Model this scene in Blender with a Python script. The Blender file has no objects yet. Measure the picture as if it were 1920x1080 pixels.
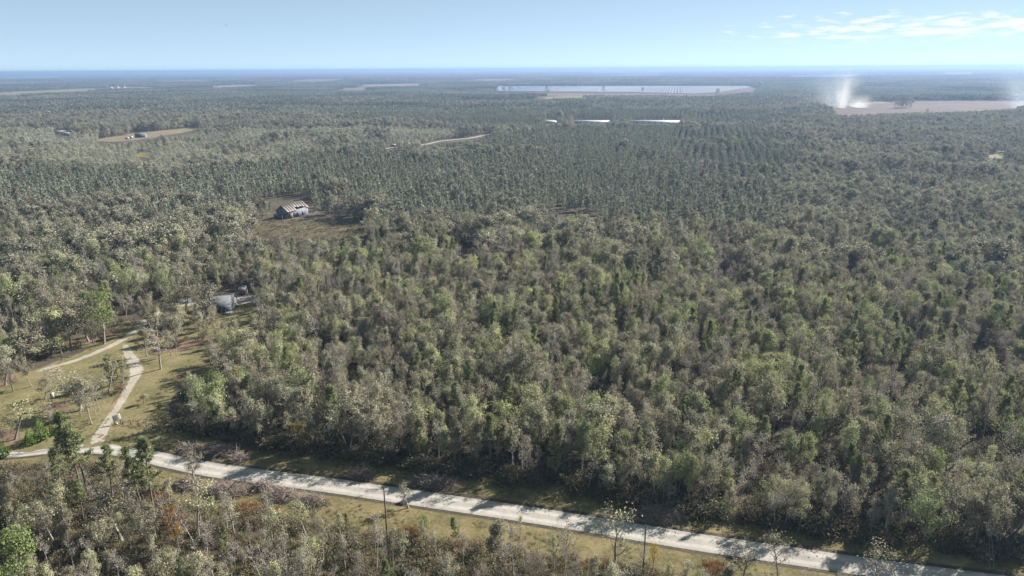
import bpy, math, random
import numpy as np
from mathutils import Matrix, Vector

# ------------------------------------------------------------------ camera, sky, sun, exposure
scene = bpy.context.scene
FPX = 1297.0                       # focal length in photo pixels (1920 wide)
CAM_H = 80.0
PITCH = math.radians(17.58)
ROLL = math.radians(-0.39)
cam_d = bpy.data.cameras.new("camera")
cam = bpy.data.objects.new("camera", cam_d)
scene.collection.objects.link(cam)
cam_d.sensor_width = 36.0
cam_d.lens = 36.0 * FPX / 1920.0
cam_d.clip_start = 0.5
cam_d.clip_end = 200000.0
CAM_R = Matrix.Rotation(math.pi / 2 - PITCH, 3, 'X') @ Matrix.Rotation(ROLL, 3, 'Z')
cam.matrix_world = Matrix.Translation((0, 0, CAM_H)) @ CAM_R.to_4x4()
scene.camera = cam

SUN_EL = math.radians(32.0)
SUN_DIR = Vector((math.cos(math.radians(33)) * math.cos(SUN_EL),
                  math.sin(math.radians(33)) * math.cos(SUN_EL), math.sin(SUN_EL)))   # towards the sun
sun_d = bpy.data.lights.new("sun", 'SUN')
sun_d.energy = 5.0
sun_d.angle = math.radians(0.5)
sun_d.color = (1.0, 0.94, 0.85)
sun = bpy.data.objects.new("sun", sun_d)
sun.rotation_euler = SUN_DIR.to_track_quat('Z', 'Y').to_euler()
sun.location = (0, -30, 150)
scene.collection.objects.link(sun)

world = bpy.data.worlds.new("World")
scene.world = world
world.use_nodes = True
wn, wl = world.node_tree.nodes, world.node_tree.links
wn.clear()


def W(t, **kw):
    n = wn.new(t)
    for k, v in kw.items():
        setattr(n, k, v)
    return n


def wmath(op, a, b=None, clamp=False):
    n = W('ShaderNodeMath', operation=op, use_clamp=clamp)
    for i, v in enumerate((a, b)):
        if v is None:
            continue
        if isinstance(v, (int, float)):
            n.inputs[i].default_value = v
        else:
            wl.new(v, n.inputs[i])
    return n.outputs[0]


def wsmooth(v, lo, hi):
    n = W('ShaderNodeMapRange', interpolation_type='SMOOTHSTEP')
    wl.new(v, n.inputs[0])
    n.inputs[1].default_value = lo
    n.inputs[2].default_value = hi
    return n.outputs[0]


sky = W('ShaderNodeTexSky', sky_type='NISHITA')
sky.sun_disc = False
sky.sun_elevation = SUN_EL
sky.sun_rotation = math.atan2(SUN_DIR.x, SUN_DIR.y)
sky.altitude = 80
sky.air_density = 0.31
sky.dust_density = 0.0
sky.ozone_density = 2.6
tc = W('ShaderNodeTexCoord')
sep = W('ShaderNodeSeparateXYZ')
wl.new(tc.outputs['Generated'], sep.inputs[0])
az = wmath('ARCTAN2', sep.outputs[0], sep.outputs[1])        # 0 straight ahead, + to the right
el = wmath('ARCSINE', sep.outputs[2])
cmb = W('ShaderNodeCombineXYZ')
wl.new(wmath('MULTIPLY', az, 24.0), cmb.inputs[0])
wl.new(wmath('MULTIPLY', el, 125.0), cmb.inputs[1])
nz = W('ShaderNodeTexNoise')
nz.inputs['Scale'].default_value = 1.35
nz.inputs['Detail'].default_value = 7
nz.inputs['Roughness'].default_value = 0.58
wl.new(cmb.outputs[0], nz.inputs['Vector'])
band = wmath('MULTIPLY', wsmooth(el, 0.020, 0.034), wmath('SUBTRACT', 1.0, wsmooth(el, 0.046, 0.078)))
side = wsmooth(az, 0.12, 0.48)
cov = wmath('MULTIPLY', band, side)
thr = wmath('SUBTRACT', 0.70, wmath('MULTIPLY', cov, 0.30))
cl = wmath('MULTIPLY', wmath('SUBTRACT', nz.outputs[0], thr), 5.0, clamp=True)
cl = wmath('MULTIPLY', cl, wmath('MULTIPLY', wsmooth(el, 0.02, 0.04), wmath('MULTIPLY', 0.85, wsmooth(az, 0.10, 0.2))))
hsv = W('ShaderNodeHueSaturation')
hsv.inputs['Saturation'].default_value = 0.75
wl.new(sky.outputs[0], hsv.inputs['Color'])
mixc = W('ShaderNodeMixRGB')
mixc.inputs[2].default_value = (6.6, 6.7, 6.8, 1)
wl.new(cl, mixc.inputs[0])
base = W('ShaderNodeMixRGB')
base.inputs[0].default_value = 0.5
base.inputs[2].default_value = (2.95, 4.3, 4.75, 1)          # even pale-blue part of the clear sky
wl.new(hsv.outputs[0], base.inputs[1])
wl.new(base.outputs[0], mixc.inputs[1])
bg = W('ShaderNodeBackground')
bg.inputs['Strength'].default_value = 0.05
wl.new(mixc.outputs[0], bg.inputs[0])
wo = W('ShaderNodeOutputWorld')
wl.new(bg.outputs[0], wo.inputs[0])

vs = scene.view_settings
scene.display_settings.display_device = 'sRGB'
vs.view_transform = 'Standard'
vs.look = 'None'
vs.exposure = 1.72
vs.gamma = 1.0
vs.use_curve_mapping = False
cy = scene.cycles
cy.max_bounces = 4
cy.diffuse_bounces = 2
cy.glossy_bounces = 2
cy.transmission_bounces = 3
cy.transparent_max_bounces = 8
cy.volume_bounces = 0
cy.use_adaptive_sampling = True
cy.adaptive_threshold = 0.01
cy.use_denoising = True
cy.sample_clamp_indirect = 6.0
cy.volume_step_rate = 1.0
cy.volume_max_steps = 64

rng = np.random.default_rng(7)
random.seed(7)

# ------------------------------------------------------------------ photo pixel <-> place
_R = np.array(CAM_R)


def G(px, py, z=0.0):
    """ground (or level z) point under a photo pixel"""
    d = _R @ np.array([(px - 960) / FPX, -(py - 540) / FPX, -1.0])
    t = (z - CAM_H) / d[2]
    return np.array([d[0] * t, d[1] * t, z])


def P(pts):
    p = (np.atleast_2d(pts) - np.array([0, 0, CAM_H])) @ _R
    w = -p[:, 2]
    w = np.where(w < 1e-3, 1e-3, w)
    return np.stack([960 + FPX * p[:, 0] / w, 540 - FPX * p[:, 1] / w], 1)


def height_to(base, py_top):
    """height at which a vertical over base reaches image row py_top"""
    lo, hi = 0.0, 76.0
    for _ in range(40):
        m = (lo + hi) / 2
        if P([base[0], base[1], m])[0, 1] > py_top:
            lo = m
        else:
            hi = m
    return (lo + hi) / 2


def inside(pts, poly):
    poly = np.asarray(poly, float)
    x, y = pts[:, 0], pts[:, 1]
    r = np.zeros(len(pts), bool)
    j = len(poly) - 1
    for i in range(len(poly)):
        xi, yi = poly[i]
        xj, yj = poly[j]
        c = ((yi > y) != (yj > y)) & (x < (xj - xi) * (y - yi) / (yj - yi + 1e-12) + xi)
        r ^= c
        j = i
    return r


def noise2(x, y, s, seed=0):
    """cheap smooth value noise, 0..1"""
    x = np.asarray(x) / s
    y = np.asarray(y) / s
    xi, yi = np.floor(x).astype(int), np.floor(y).astype(int)
    fx, fy = x - xi, y - yi
    fx, fy = fx * fx * (3 - 2 * fx), fy * fy * (3 - 2 * fy)

    def h(a, b):
        n = (a * 374761393 + b * 668265263 + seed * 1442695041) & 0x7fffffff
        n = ((n ^ (n >> 13)) * 1274126177) & 0x7fffffff
        return ((n ^ (n >> 16)) & 0xffff) / 65535.0
    return (h(xi, yi) * (1 - fx) + h(xi + 1, yi) * fx) * (1 - fy) + (h(xi, yi + 1) * (1 - fx) + h(xi + 1, yi + 1) * fx) * fy


# ------------------------------------------------------------------ materials
MATS = {}


def new_mat(name):
    m = bpy.data.materials.new(name)
    m.use_nodes = True
    m.node_tree.nodes.clear()
    MATS[name] = m
    return m, m.node_tree.nodes, m.node_tree.links


def ramp(n, stops, interp='LINEAR'):
    r = n.new('ShaderNodeValToRGB')
    cr = r.color_ramp
    cr.interpolation = interp
    while len(cr.elements) < len(stops):
        cr.elements.new(0.5)
    for e, (p, c) in zip(cr.elements, stops):
        e.position = p
        e.color = (*c, 1)
    return r


def out(n, l, shader, vol=False):
    o = n.new('ShaderNodeOutputMaterial')
    l.new(shader, o.inputs['Volume' if vol else 'Surface'])


def leaf_mat(name, stops, trans=0.32, spread=0.7, spec=0.0, noise_size=28.0):
    m, n, l = new_mat(name)
    oi = n.new('ShaderNodeObjectInfo')
    nz = n.new('ShaderNodeTexNoise')
    nz.inputs['Scale'].default_value = 1.0 / noise_size
    nz.inputs['Detail'].default_value = 2
    l.new(oi.outputs['Location'], nz.inputs['Vector'])
    a = n.new('ShaderNodeMapRange')
    a.inputs[1].default_value, a.inputs[2].default_value = 0.34, 0.66
    l.new(nz.outputs[0], a.inputs[0])
    mx = n.new('ShaderNodeMix')
    mx.inputs[0].default_value = spread
    l.new(a.outputs[0], mx.inputs[2])
    l.new(oi.outputs['Random'], mx.inputs[3])
    r = ramp(n, stops)
    l.new(mx.outputs[0], r.inputs[0])
    at = n.new('ShaderNodeAttribute')
    at.attribute_name = 'tone'
    mr = n.new('ShaderNodeMapRange')
    mr.inputs[3].default_value, mr.inputs[4].default_value = 0.55, 1.5
    l.new(at.outputs['Fac'], mr.inputs[0])
    h = n.new('ShaderNodeHueSaturation')
    l.new(mr.outputs[0], h.inputs['Value'])
    l.new(r.outputs[0], h.inputs['Color'])
    p = n.new('ShaderNodeBsdfPrincipled')
    p.inputs['Roughness'].default_value = 0.55
    p.inputs['Specular IOR Level'].default_value = spec
    l.new(h.outputs[0], p.inputs['Base Color'])
    t = n.new('ShaderNodeBsdfTranslucent')
    l.new(h.outputs[0], t.inputs[0])
    ms = n.new('ShaderNodeMixShader')
    ms.inputs[0].default_value = trans
    l.new(p.outputs[0], ms.inputs[1])
    l.new(t.outputs[0], ms.inputs[2])
    out(n, l, ms.outputs[0])
    return m


def plain_mat(name, c1, c2=None, scale=2.0, rough=0.85, spec=0.2, metal=0.0, detail=4, bump=0.0, coord='Object', stretch=None, lo=0.35, hi=0.65):
    m, n, l = new_mat(name)
    p = n.new('ShaderNodeBsdfPrincipled')
    p.inputs['Roughness'].default_value = rough
    p.inputs['Specular IOR Level'].default_value = spec
    p.inputs['Metallic'].default_value = metal
    if c2 is None:
        p.inputs['Base Color'].default_value = (*c1, 1)
    else:
        t = n.new('ShaderNodeTexCoord')
        nz = n.new('ShaderNodeTexNoise')
        nz.inputs['Scale'].default_value = scale
        nz.inputs['Detail'].default_value = detail
        src = t.outputs[coord]
        if stretch:
            mp = n.new('ShaderNodeMapping')
            mp.inputs['Scale'].default_value = stretch
            l.new(src, mp.inputs[0])
            src = mp.outputs[0]
        l.new(src, nz.inputs['Vector'])
        r = ramp(n, [(lo, c1), (hi, c2)])
        l.new(nz.outputs[0], r.inputs[0])
        l.new(r.outputs[0], p.inputs['Base Color'])
        if bump:
            b = n.new('ShaderNodeBump')
            b.inputs['Strength'].default_value = bump
            b.inputs['Distance'].default_value = 0.1
            l.new(nz.outputs[0], b.inputs['Height'])
            l.new(b.outputs[0], p.inputs['Normal'])
    out(n, l, p.outputs[0])
    return m


GCOLS = {}


def ground_chain(n, l, cols, s1, s2):
    g = n.new('ShaderNodeNewGeometry')
    a = n.new('ShaderNodeTexNoise')
    a.inputs['Scale'].default_value = 1 / s1
    a.inputs['Detail'].default_value = 5
    a.inputs['Roughness'].default_value = 0.6
    b = n.new('ShaderNodeTexNoise')
    b.inputs['Scale'].default_value = 1 / s2
    b.inputs['Detail'].default_value = 4
    b.inputs['Roughness'].default_value = 0.7
    l.new(g.outputs['Position'], a.inputs['Vector'])
    l.new(g.outputs['Position'], b.inputs['Vector'])
    k = len(cols)
    r = ramp(n, [(0.34 + 0.32 * i / (k - 1), c) for i, c in enumerate(cols)])
    mx = n.new('ShaderNodeMix')
    mx.inputs[0].default_value = 0.45
    l.new(a.outputs[0], mx.inputs[2])
    l.new(b.outputs[0], mx.inputs[3])
    l.new(mx.outputs[0], r.inputs[0])
    return r.outputs[0], a.outputs[0], b.outputs[0]


def ground_finish(n, l, col, fine, rough, bump):
    p = n.new('ShaderNodeBsdfPrincipled')
    p.inputs['Roughness'].default_value = rough
    p.inputs['Specular IOR Level'].default_value = 0.1
    l.new(col, p.inputs['Base Color'])
    bu = n.new('ShaderNodeBump')
    bu.inputs['Strength'].default_value = bump
    bu.inputs['Distance'].default_value = 0.25
    l.new(fine, bu.inputs['Height'])
    l.new(bu.outputs[0], p.inputs['Normal'])
    out(n, l, p.outputs[0])


def ground_mat(name, cols, s1, s2, rough=0.95, bump=0.4):
    """two noise scales over three colours, world position"""
    GCOLS[name] = (cols, s1, s2)
    m, n, l = new_mat(name)
    c, a, b = ground_chain(n, l, cols, s1, s2)
    ground_finish(n, l, c, b, rough, bump)
    return m


def blend_mat(name, inner, outer, rag=1.1, scale=.9, tracks=False):
    """inner ground over outer ground, ragged where the mesh attribute 'mask' falls to 0"""
    m, n, l = new_mat(name)
    ci, a, b = ground_chain(n, l, *GCOLS[inner])
    co, a2, b2 = ground_chain(n, l, *GCOLS[outer])
    g = n.new('ShaderNodeNewGeometry')
    nz = n.new('ShaderNodeTexNoise')
    nz.inputs['Scale'].default_value = scale
    nz.inputs['Detail'].default_value = 5
    nz.inputs['Roughness'].default_value = .65
    l.new(g.outputs['Position'], nz.inputs['Vector'])
    at = n.new('ShaderNodeAttribute')
    at.attribute_name = 'mask'
    md = n.new('ShaderNodeMath')
    md.operation = 'MULTIPLY_ADD'
    l.new(nz.outputs[0], md.inputs[0])
    md.inputs[1].default_value = rag
    l.new(at.outputs['Fac'], md.inputs[2])
    mr = n.new('ShaderNodeMapRange')
    mr.interpolation_type = 'SMOOTHSTEP'
    mr.inputs[1].default_value = rag * .5 + .32
    mr.inputs[2].default_value = rag * .5 + .62
    l.new(md.outputs[0], mr.inputs[0])
    mx = n.new('ShaderNodeMix')
    mx.data_type = 'RGBA'
    l.new(mr.outputs[0], mx.inputs[0])
    l.new(co, mx.inputs[6])
    l.new(ci, mx.inputs[7])
    col = mx.outputs[2]
    if tracks:                  # paler, packed wheel tracks; looser darker grit between and beside them
        la = n.new('ShaderNodeAttribute')
        la.attribute_name = 'lane'
        rp = ramp(n, [(0, (.84, .83, .82)), (.2, (.86, .85, .84)), (.34, (1.06, 1.06, 1.06)), (.52, (1.06, 1.06, 1.06)), (.66, (.9, .89, .88)), (1, (.72, .70, .67))])
        wob = n.new('ShaderNodeMath')
        wob.operation = 'MULTIPLY_ADD'
        l.new(a, wob.inputs[0])
        wob.inputs[1].default_value = .35
        off_ = n.new('ShaderNodeMath')
        off_.operation = 'SUBTRACT'
        l.new(la.outputs['Fac'], off_.inputs[0])
        off_.inputs[1].default_value = .175
        l.new(off_.outputs[0], wob.inputs[2])
        l.new(wob.outputs[0], rp.inputs[0])
        mu = n.new('ShaderNodeMix')
        mu.data_type = 'RGBA'
        mu.blend_type = 'MULTIPLY'
        mu.inputs[0].default_value = 1.0
        l.new(col, mu.inputs[6])
        l.new(rp.outputs[0], mu.inputs[7])
        col = mu.outputs[2]
    ground_finish(n, l, col, b, .95, .25)
    return m


leaf_mat('oak_leaf', [(0.0, (0.110, 0.112, 0.081)), (.22, (0.183, 0.171, 0.120)), (.42, (0.237, 0.221, 0.154)), (.60, (0.260, 0.251, 0.169)), (.76, (0.275, 0.280, 0.154)), (.9, (0.299, 0.328, 0.146)), (1, (0.340, 0.356, 0.162))])
leaf_mat('slender_leaf', [(0.0, (0.166, 0.148, 0.123)), (.35, (0.252, 0.228, 0.172)), (.65, (0.275, 0.266, 0.169)), (1, (0.324, 0.328, 0.169))])
leaf_mat('twig_leaf', [(0.0, (0.214, 0.179, 0.149)), (.5, (0.280, 0.250, 0.206)), (1, (0.309, 0.295, 0.227))])
leaf_mat('pine_needle', [(0.0, (0.152, 0.174, 0.087)), (.5, (0.192, 0.211, 0.105)), (1, (0.230, 0.238, 0.118))], trans=.35)
leaf_mat('plantation_needle', [(0.0, (0.154, 0.164, 0.125)), (.5, (0.199, 0.210, 0.156)), (1, (0.250, 0.251, 0.186))], trans=.2, noise_size=120)
leaf_mat('shrub_leaf', [(0.0, (0.062, 0.065, 0.040)), (.4, (0.100, 0.092, 0.062)), (.7, (0.131, 0.112, 0.083)), (1, (0.131, 0.144, 0.065))])
leaf_mat('lime_leaf', [(0, (0.117, 0.153, 0.050)), (1, (0.149, 0.180, 0.063))])
leaf_mat('cedar_leaf', [(0, (0.076, 0.132, 0.028)), (1, (0.107, 0.164, 0.038))], trans=.15)
leaf_mat('yellow_leaf', [(0, (0.228, 0.175, 0.023)), (1, (0.274, 0.198, 0.023))])
leaf_mat('orange_leaf', [(0, (0.201, 0.085, 0.018)), (1, (0.243, 0.110, 0.018))])
leaf_mat('red_leaf', [(0, (.125, .075, .060)), (1, (.160, .100, .080))])
leaf_mat('dry_grass_blade', [(0, (.22, .125, .055)), (1, (.28, .185, .09))], noise_size=6)
leaf_mat('weed_blade', [(0, (0.155, 0.146, 0.073)), (.5, (0.212, 0.187, 0.100)), (1, (0.285, 0.240, 0.146))], noise_size=9)
leaf_mat('far_oak_leaf', [(0.0, (0.111, 0.117, 0.091)), (.3, (0.175, 0.171, 0.127)), (.6, (0.231, 0.217, 0.168)), (.85, (0.247, 0.242, 0.168)), (1, (0.287, 0.288, 0.168))], noise_size=90)
leaf_mat('far_young_leaf', [(0.0, (0.201, 0.197, 0.155)), (.5, (0.263, 0.261, 0.191)), (1, (0.300, 0.307, 0.215))], noise_size=90)
plain_mat('bark', (.13, .11, .09), (.25, .22, .19), 3.0)
plain_mat('pale_bark', (.17, .15, .135), (.32, .295, .27), 2.0)
plain_mat('pine_bark', (.10, .07, .055), (.19, .145, .115), 3.0)
plain_mat('dead_wood', (.20, .165, .145), (.33, .29, .265), 3.0)

# ------------------------------------------------------------------ mesh helpers (all quads)


class Geo:
    def __init__(self):
        self.v, self.f, self.t, self.m, self.n = [], [], [], [], 0

    def add(self, v, f, tone=None, mat=0):
        v = np.asarray(v, np.float32)
        f = np.asarray(f, np.int32)
        self.v.append(v)
        self.f.append(f + self.n)
        self.n += len(v)
        self.t.append(np.full(len(f), .5, np.float32) if tone is None else np.asarray(tone, np.float32))
        self.m.append(np.full(len(f), mat, np.int32))

    def merge(self, g, off=(0, 0, 0), mat=None, s=1.0):
        for v, f, t, m in zip(g.v, g.f, g.t, g.m):
            pass
        if not g.v:
            return
        V = np.concatenate(g.v) * s + np.asarray(off, np.float32)
        F = np.concatenate(g.f)
        self.v.append(V)
        self.f.append(F + self.n)
        self.n += len(V)
        self.t.append(np.concatenate(g.t))
        self.m.append(np.concatenate(g.m) if mat is None else np.full(len(F), mat, np.int32))

    def mesh(self, name, mats, smooth=False):
        me = bpy.data.meshes.new(name)
        V = np.concatenate(self.v).astype(np.float32)
        F = np.concatenate(self.f).astype(np.int32)
        me.vertices.add(len(V))
        me.vertices.foreach_set('co', V.ravel())
        me.loops.add(F.size)
        me.loops.foreach_set('vertex_index', F.ravel())
        me.polygons.add(len(F))
        me.polygons.foreach_set('loop_start', np.arange(0, F.size, 4, dtype=np.int32))
        me.polygons.foreach_set('material_index', np.concatenate(self.m))
        if smooth:
            me.polygons.foreach_set('use_smooth', np.ones(len(F), bool))
        me.update(calc_edges=True)
        a = me.attributes.new('tone', 'FLOAT', 'FACE')
        a.data.foreach_set('value', np.concatenate(self.t))
        for m in mats:
            me.materials.append(MATS[m])
        return me


def tube(g, pts, rad, k=5, mat=0, cap=False):
    pts = np.asarray(pts, float)
    rad = np.asarray(rad, float)
    d = np.gradient(pts, axis=0)
    d /= np.linalg.norm(d, axis=1)[:, None] + 1e-9
    ref = np.array([0.31, 0.95, 0.05]) if abs(d[0][1]) < .8 else np.array([.95, .1, .3])
    u = np.cross(d, ref)
    u /= np.linalg.norm(u, axis=1)[:, None] + 1e-9
    w = np.cross(d, u)
    a = np.linspace(0, 2 * math.pi, k, endpoint=False)
    V = (pts[:, None] + rad[:, None, None] * (np.cos(a)[None, :, None] * u[:, None] + np.sin(a)[None, :, None] * w[:, None])).reshape(-1, 3)
    i = np.arange(len(pts) - 1)[:, None] * k
    j = np.arange(k)[None]
    j2 = (j + 1) % k
    F = np.stack([i + j, i + j2, i + k + j2, i + k + j], -1).reshape(-1, 4)
    g.add(V, F, mat=mat)
    if cap and k == 4:
        g.add(V[-4:], [[0, 1, 2, 3]], mat=mat)
        g.add(V[:4], [[3, 2, 1, 0]], mat=mat)


def box(g, lo, hi, mat=0, M=None):
    x0, y0, z0 = lo
    x1, y1, z1 = hi
    v = np.array([[x0, y0, z0], [x1, y0, z0], [x1, y1, z0], [x0, y1, z0], [x0, y0, z1], [x1, y0, z1], [x1, y1, z1], [x0, y1, z1]], float)
    if M is not None:
        v = v @ np.asarray(M)[:3, :3].T + np.asarray(M)[:3, 3]
    g.add(v, [[0, 3, 2, 1], [4, 5, 6, 7], [0, 1, 5, 4], [1, 2, 6, 5], [2, 3, 7, 6], [3, 0, 4, 7]], mat=mat)


def leaf_quads(g, c, size, r, mat=0, up=0.45, aspect=0.7, tone=None, bias=None):
    n = len(c)
    if n == 0:
        return
    nrm = r.normal(size=(n, 3))
    if bias is None:
        nrm[:, 2] = np.abs(nrm[:, 2]) + up
    else:                       # leaves face outwards from the crown
        nrm = nrm * .62 + bias
        nrm[:, 2] += up * .7
    nrm /= np.linalg.norm(nrm, axis=1)[:, None]
    t = np.cross(nrm, r.normal(size=(n, 3)))
    t /= np.linalg.norm(t, axis=1)[:, None] + 1e-9
    b = np.cross(nrm, t)
    s = size * r.uniform(.6, 1.35, (n, 1)) * .5
    V = np.stack([c - t * s, c - b * s * aspect, c + t * s, c + b * s * aspect], 1).reshape(-1, 3)
    F = np.arange(4 * n).reshape(n, 4)
    if tone is None:
        tone = r.uniform(0, 1, n)
    g.add(V, F, tone, mat)


def unit(v):
    return v / (np.linalg.norm(v) + 1e-9)


def curve(p0, d0, L, bend, n, r, wob=.12):
    """n+1 points from p0 along d0, bending toward bend"""
    p = [np.array(p0, float)]
    d = unit(np.array(d0, float))
    for i in range(n):
        d = unit(d + np.array(bend) / n + r.normal(size=3) * wob)
        p.append(p[-1] + d * L / n)
    return np.array(p)


def broadleaf(seed, H, R, base=.28, limbs=9, subs=5, leaf_n=13, leaf=.28, clump=.55, lod=0, leafy=1.0, stems=1):
    """returns (wood, leaves)"""
    r = np.random.default_rng(seed)
    wd, lv = Geo(), Geo()
    tips = []
    for s in range(stems):
        lean = r.normal(size=3) * .08 + (np.array([math.cos(s * 2.6 + seed), math.sin(s * 2.6 + seed), 0]) * .28 if stems > 1 else 0)
        tr = curve((0, 0, -.15), (lean[0], lean[1], 1), H * .86, (0, 0, .15), 7, r, .06)
        rb = .017 * H + .02
        rad = np.linspace(rb, rb * .22, 8)
        rad[0] *= 1.35
        tube(wd, tr, rad, 6 if lod == 0 else 4)
        nl = max(3, int(limbs / stems))
        for i in range(nl):
            f = base + (1 - base) * ((i + r.uniform(0, .9)) / nl) * .97
            q = f * 7
            k = min(int(q), 6)
            p0 = tr[k] + (tr[k + 1] - tr[k]) * (q - k)
            az = i * 2.4 + r.uniform(-.5, .5) + seed
            prof = math.sin(math.pi * min(.98, .22 + .75 * (f - base) / (1 - base))) ** .7
            L = R * prof * r.uniform(.75, 1.2) + .3
            e = r.uniform(.35, 1.05) + .35 * f
            d = np.array([math.cos(az) * math.cos(e), math.sin(az) * math.cos(e), math.sin(e)])
            lb = curve(p0, d, L, (0, 0, .35), 4, r, .16)
            rr = rb * (1 - f) * .55 + .028
            tube(wd, lb, np.linspace(rr, .018, 5), 4 if lod == 0 else 3)
            tips.append(lb[-1])
            tips.append(lb[3])
            for j in range(subs):
                ff = r.uniform(.3, 1) * 4
                kk = min(int(ff), 3)
                b0 = lb[kk] + (lb[kk + 1] - lb[kk]) * (ff - kk)
                dd = unit(d + r.normal(size=3) * .75 + np.array([0, 0, .25]))
                sb = curve(b0, dd, L * r.uniform(.3, .55), (0, 0, .2), 2, r, .2)
                if lod == 0:
                    tube(wd, sb, [.024, .017, .010], 3)
                tips.append(sb[-1])
                tips.append(sb[1])
    tips = np.array(tips)
    n = max(1, int(leaf_n * leafy))
    keep = r.uniform(size=len(tips)) < min(1, .35 + leafy * .65)
    tips = tips[keep]
    c = np.repeat(tips, n, 0)
    ct = np.repeat(r.uniform(0, 1, len(tips)), n)
    c = c + r.normal(size=c.shape) * np.array([clump, clump, clump * .75])
    c[:, 2] = np.maximum(c[:, 2], .2)
    ax_ = c - np.array([0, 0, H * .5])
    ax_[:, 2] *= .6
    bias = ax_ / (np.linalg.norm(ax_, axis=1)[:, None] + 1e-6)
    leaf_quads(lv, c, leaf, r, tone=np.clip(ct * .7 + r.uniform(0, .35, len(c)), 0, 1), bias=bias)
    return wd, lv


def twiggy(seed, H, R, leafy=.3):
    """storm-stripped tree: long grey branches, few leaves"""
    r = np.random.default_rng(seed)
    wd, lv = Geo(), Geo()
    tr = curve((0, 0, -.15), (r.normal() * .1, r.normal() * .1, 1), H, (0, 0, .1), 8, r, .07)
    rb = .013 * H + .02
    tube(wd, tr, np.linspace(rb, .02, 9), 5)
    tips = []
    for i in range(15):
        f = r.uniform(.3, .98)
        k = min(int(f * 8), 7)
        p0 = tr[k] + (tr[k + 1] - tr[k]) * (f * 8 - k)
        a = i * 2.4 + r.uniform(-.6, .6)
        e = r.uniform(.4, 1.1)
        L = R * (1.15 - .6 * f) * r.uniform(.6, 1.2)
        d = np.array([math.cos(a) * math.cos(e), math.sin(a) * math.cos(e), math.sin(e)])
        lb = curve(p0, d, L, (0, 0, .5), 4, r, .18)
        tube(wd, lb, np.linspace(.055 * (1 - f) + .03, .014, 5), 4)
        for j in range(7):
            q = r.uniform(.25, 1) * 4
            kk = min(int(q), 3)
            b0 = lb[kk] + (lb[kk + 1] - lb[kk]) * (q - kk)
            sb = curve(b0, unit(d + r.normal(size=3) * .8), L * r.uniform(.25, .5), (0, 0, .4), 2, r, .2)
            tube(wd, sb, [.022, .016, .010], 3)
            tips.append(sb[-1])
            tips.append(sb[1])
    tips = np.array(tips)
    tips = tips[r.uniform(size=len(tips)) < leafy + .25]
    c = np.repeat(tips, 5, 0) + r.normal(size=(len(tips) * 5, 3)) * .32
    leaf_quads(lv, c, .24, r, aspect=.5)
    return wd, lv


def needles(g, c, r, n=12, L=.42, w=.10, mat=0, axis=None):
    c = np.repeat(np.asarray(c), n, 0)
    d = r.normal(size=c.shape)
    d[:, 2] = d[:, 2] * .8 + .35
    d /= np.linalg.norm(d, axis=1)[:, None]
    s = np.cross(d, r.normal(size=d.shape))
    s /= np.linalg.norm(s, axis=1)[:, None] + 1e-9
    l_ = L * r.uniform(.6, 1.2, (len(c), 1))
    V = np.stack([c, c + d * l_ * .5 + s * w, c + d * l_, c + d * l_ * .5 - s * w], 1).reshape(-1, 3)
    g.add(V, np.arange(len(V)).reshape(-1, 4), r.uniform(0, 1, len(c)), mat)


def pine(seed, H, R, base=.5, whorls=9, per=4, tufts=5, n=24, L=.5, w=.05, lod=0):
    r = np.random.default_rng(seed)
    wd, lv = Geo(), Geo()
    tr = curve((0, 0, -.15), (r.normal() * .04, r.normal() * .04, 1), H * .98, (0, 0, .05), 6, r, .025)
    rb = .011 * H + .03
    tube(wd, tr, np.linspace(rb, .03, 7), 6 if lod == 0 else 4)
    tf = []
    for i in range(whorls):
        f = base + (1 - base) * (i + r.uniform(0, .6)) / whorls
        q = f * 6
        k = min(int(q), 5)
        p0 = tr[k] + (tr[k + 1] - tr[k]) * (q - k)
        t = (f - base) / (1 - base)
        for j in range(per):
            if r.uniform() < .12:
                continue
            a = j * 2 * math.pi / per + i * 1.1 + r.uniform(-.5, .5)
            Lb = R * (1 - t) ** .65 * r.uniform(.6, 1.15) + .25
            e = r.uniform(-.1, .35) + .6 * t
            d = np.array([math.cos(a) * math.cos(e), math.sin(a) * math.cos(e), math.sin(e)])
            lb = curve(p0, d, Lb, (0, 0, .5), 3, r, .1)
            if lod == 0:
                tube(wd, lb, np.linspace(.035, .012, 4), 3)
            for m in range(tufts):
                x = r.uniform(.35, 1.0) * 3
                kk = min(int(x), 2)
                tf.append(lb[kk] + (lb[kk + 1] - lb[kk]) * (x - kk) + r.normal(size=3) * .12)
    tf.append(tr[-1])
    if lod:
        c = np.repeat(np.array(tf), n, 0)
        leaf_quads(lv, c + r.normal(size=c.shape) * .3, L, r, up=.7, aspect=.55)
    else:
        needles(lv, np.array(tf), r, n, L, w)
    return wd, lv


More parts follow.
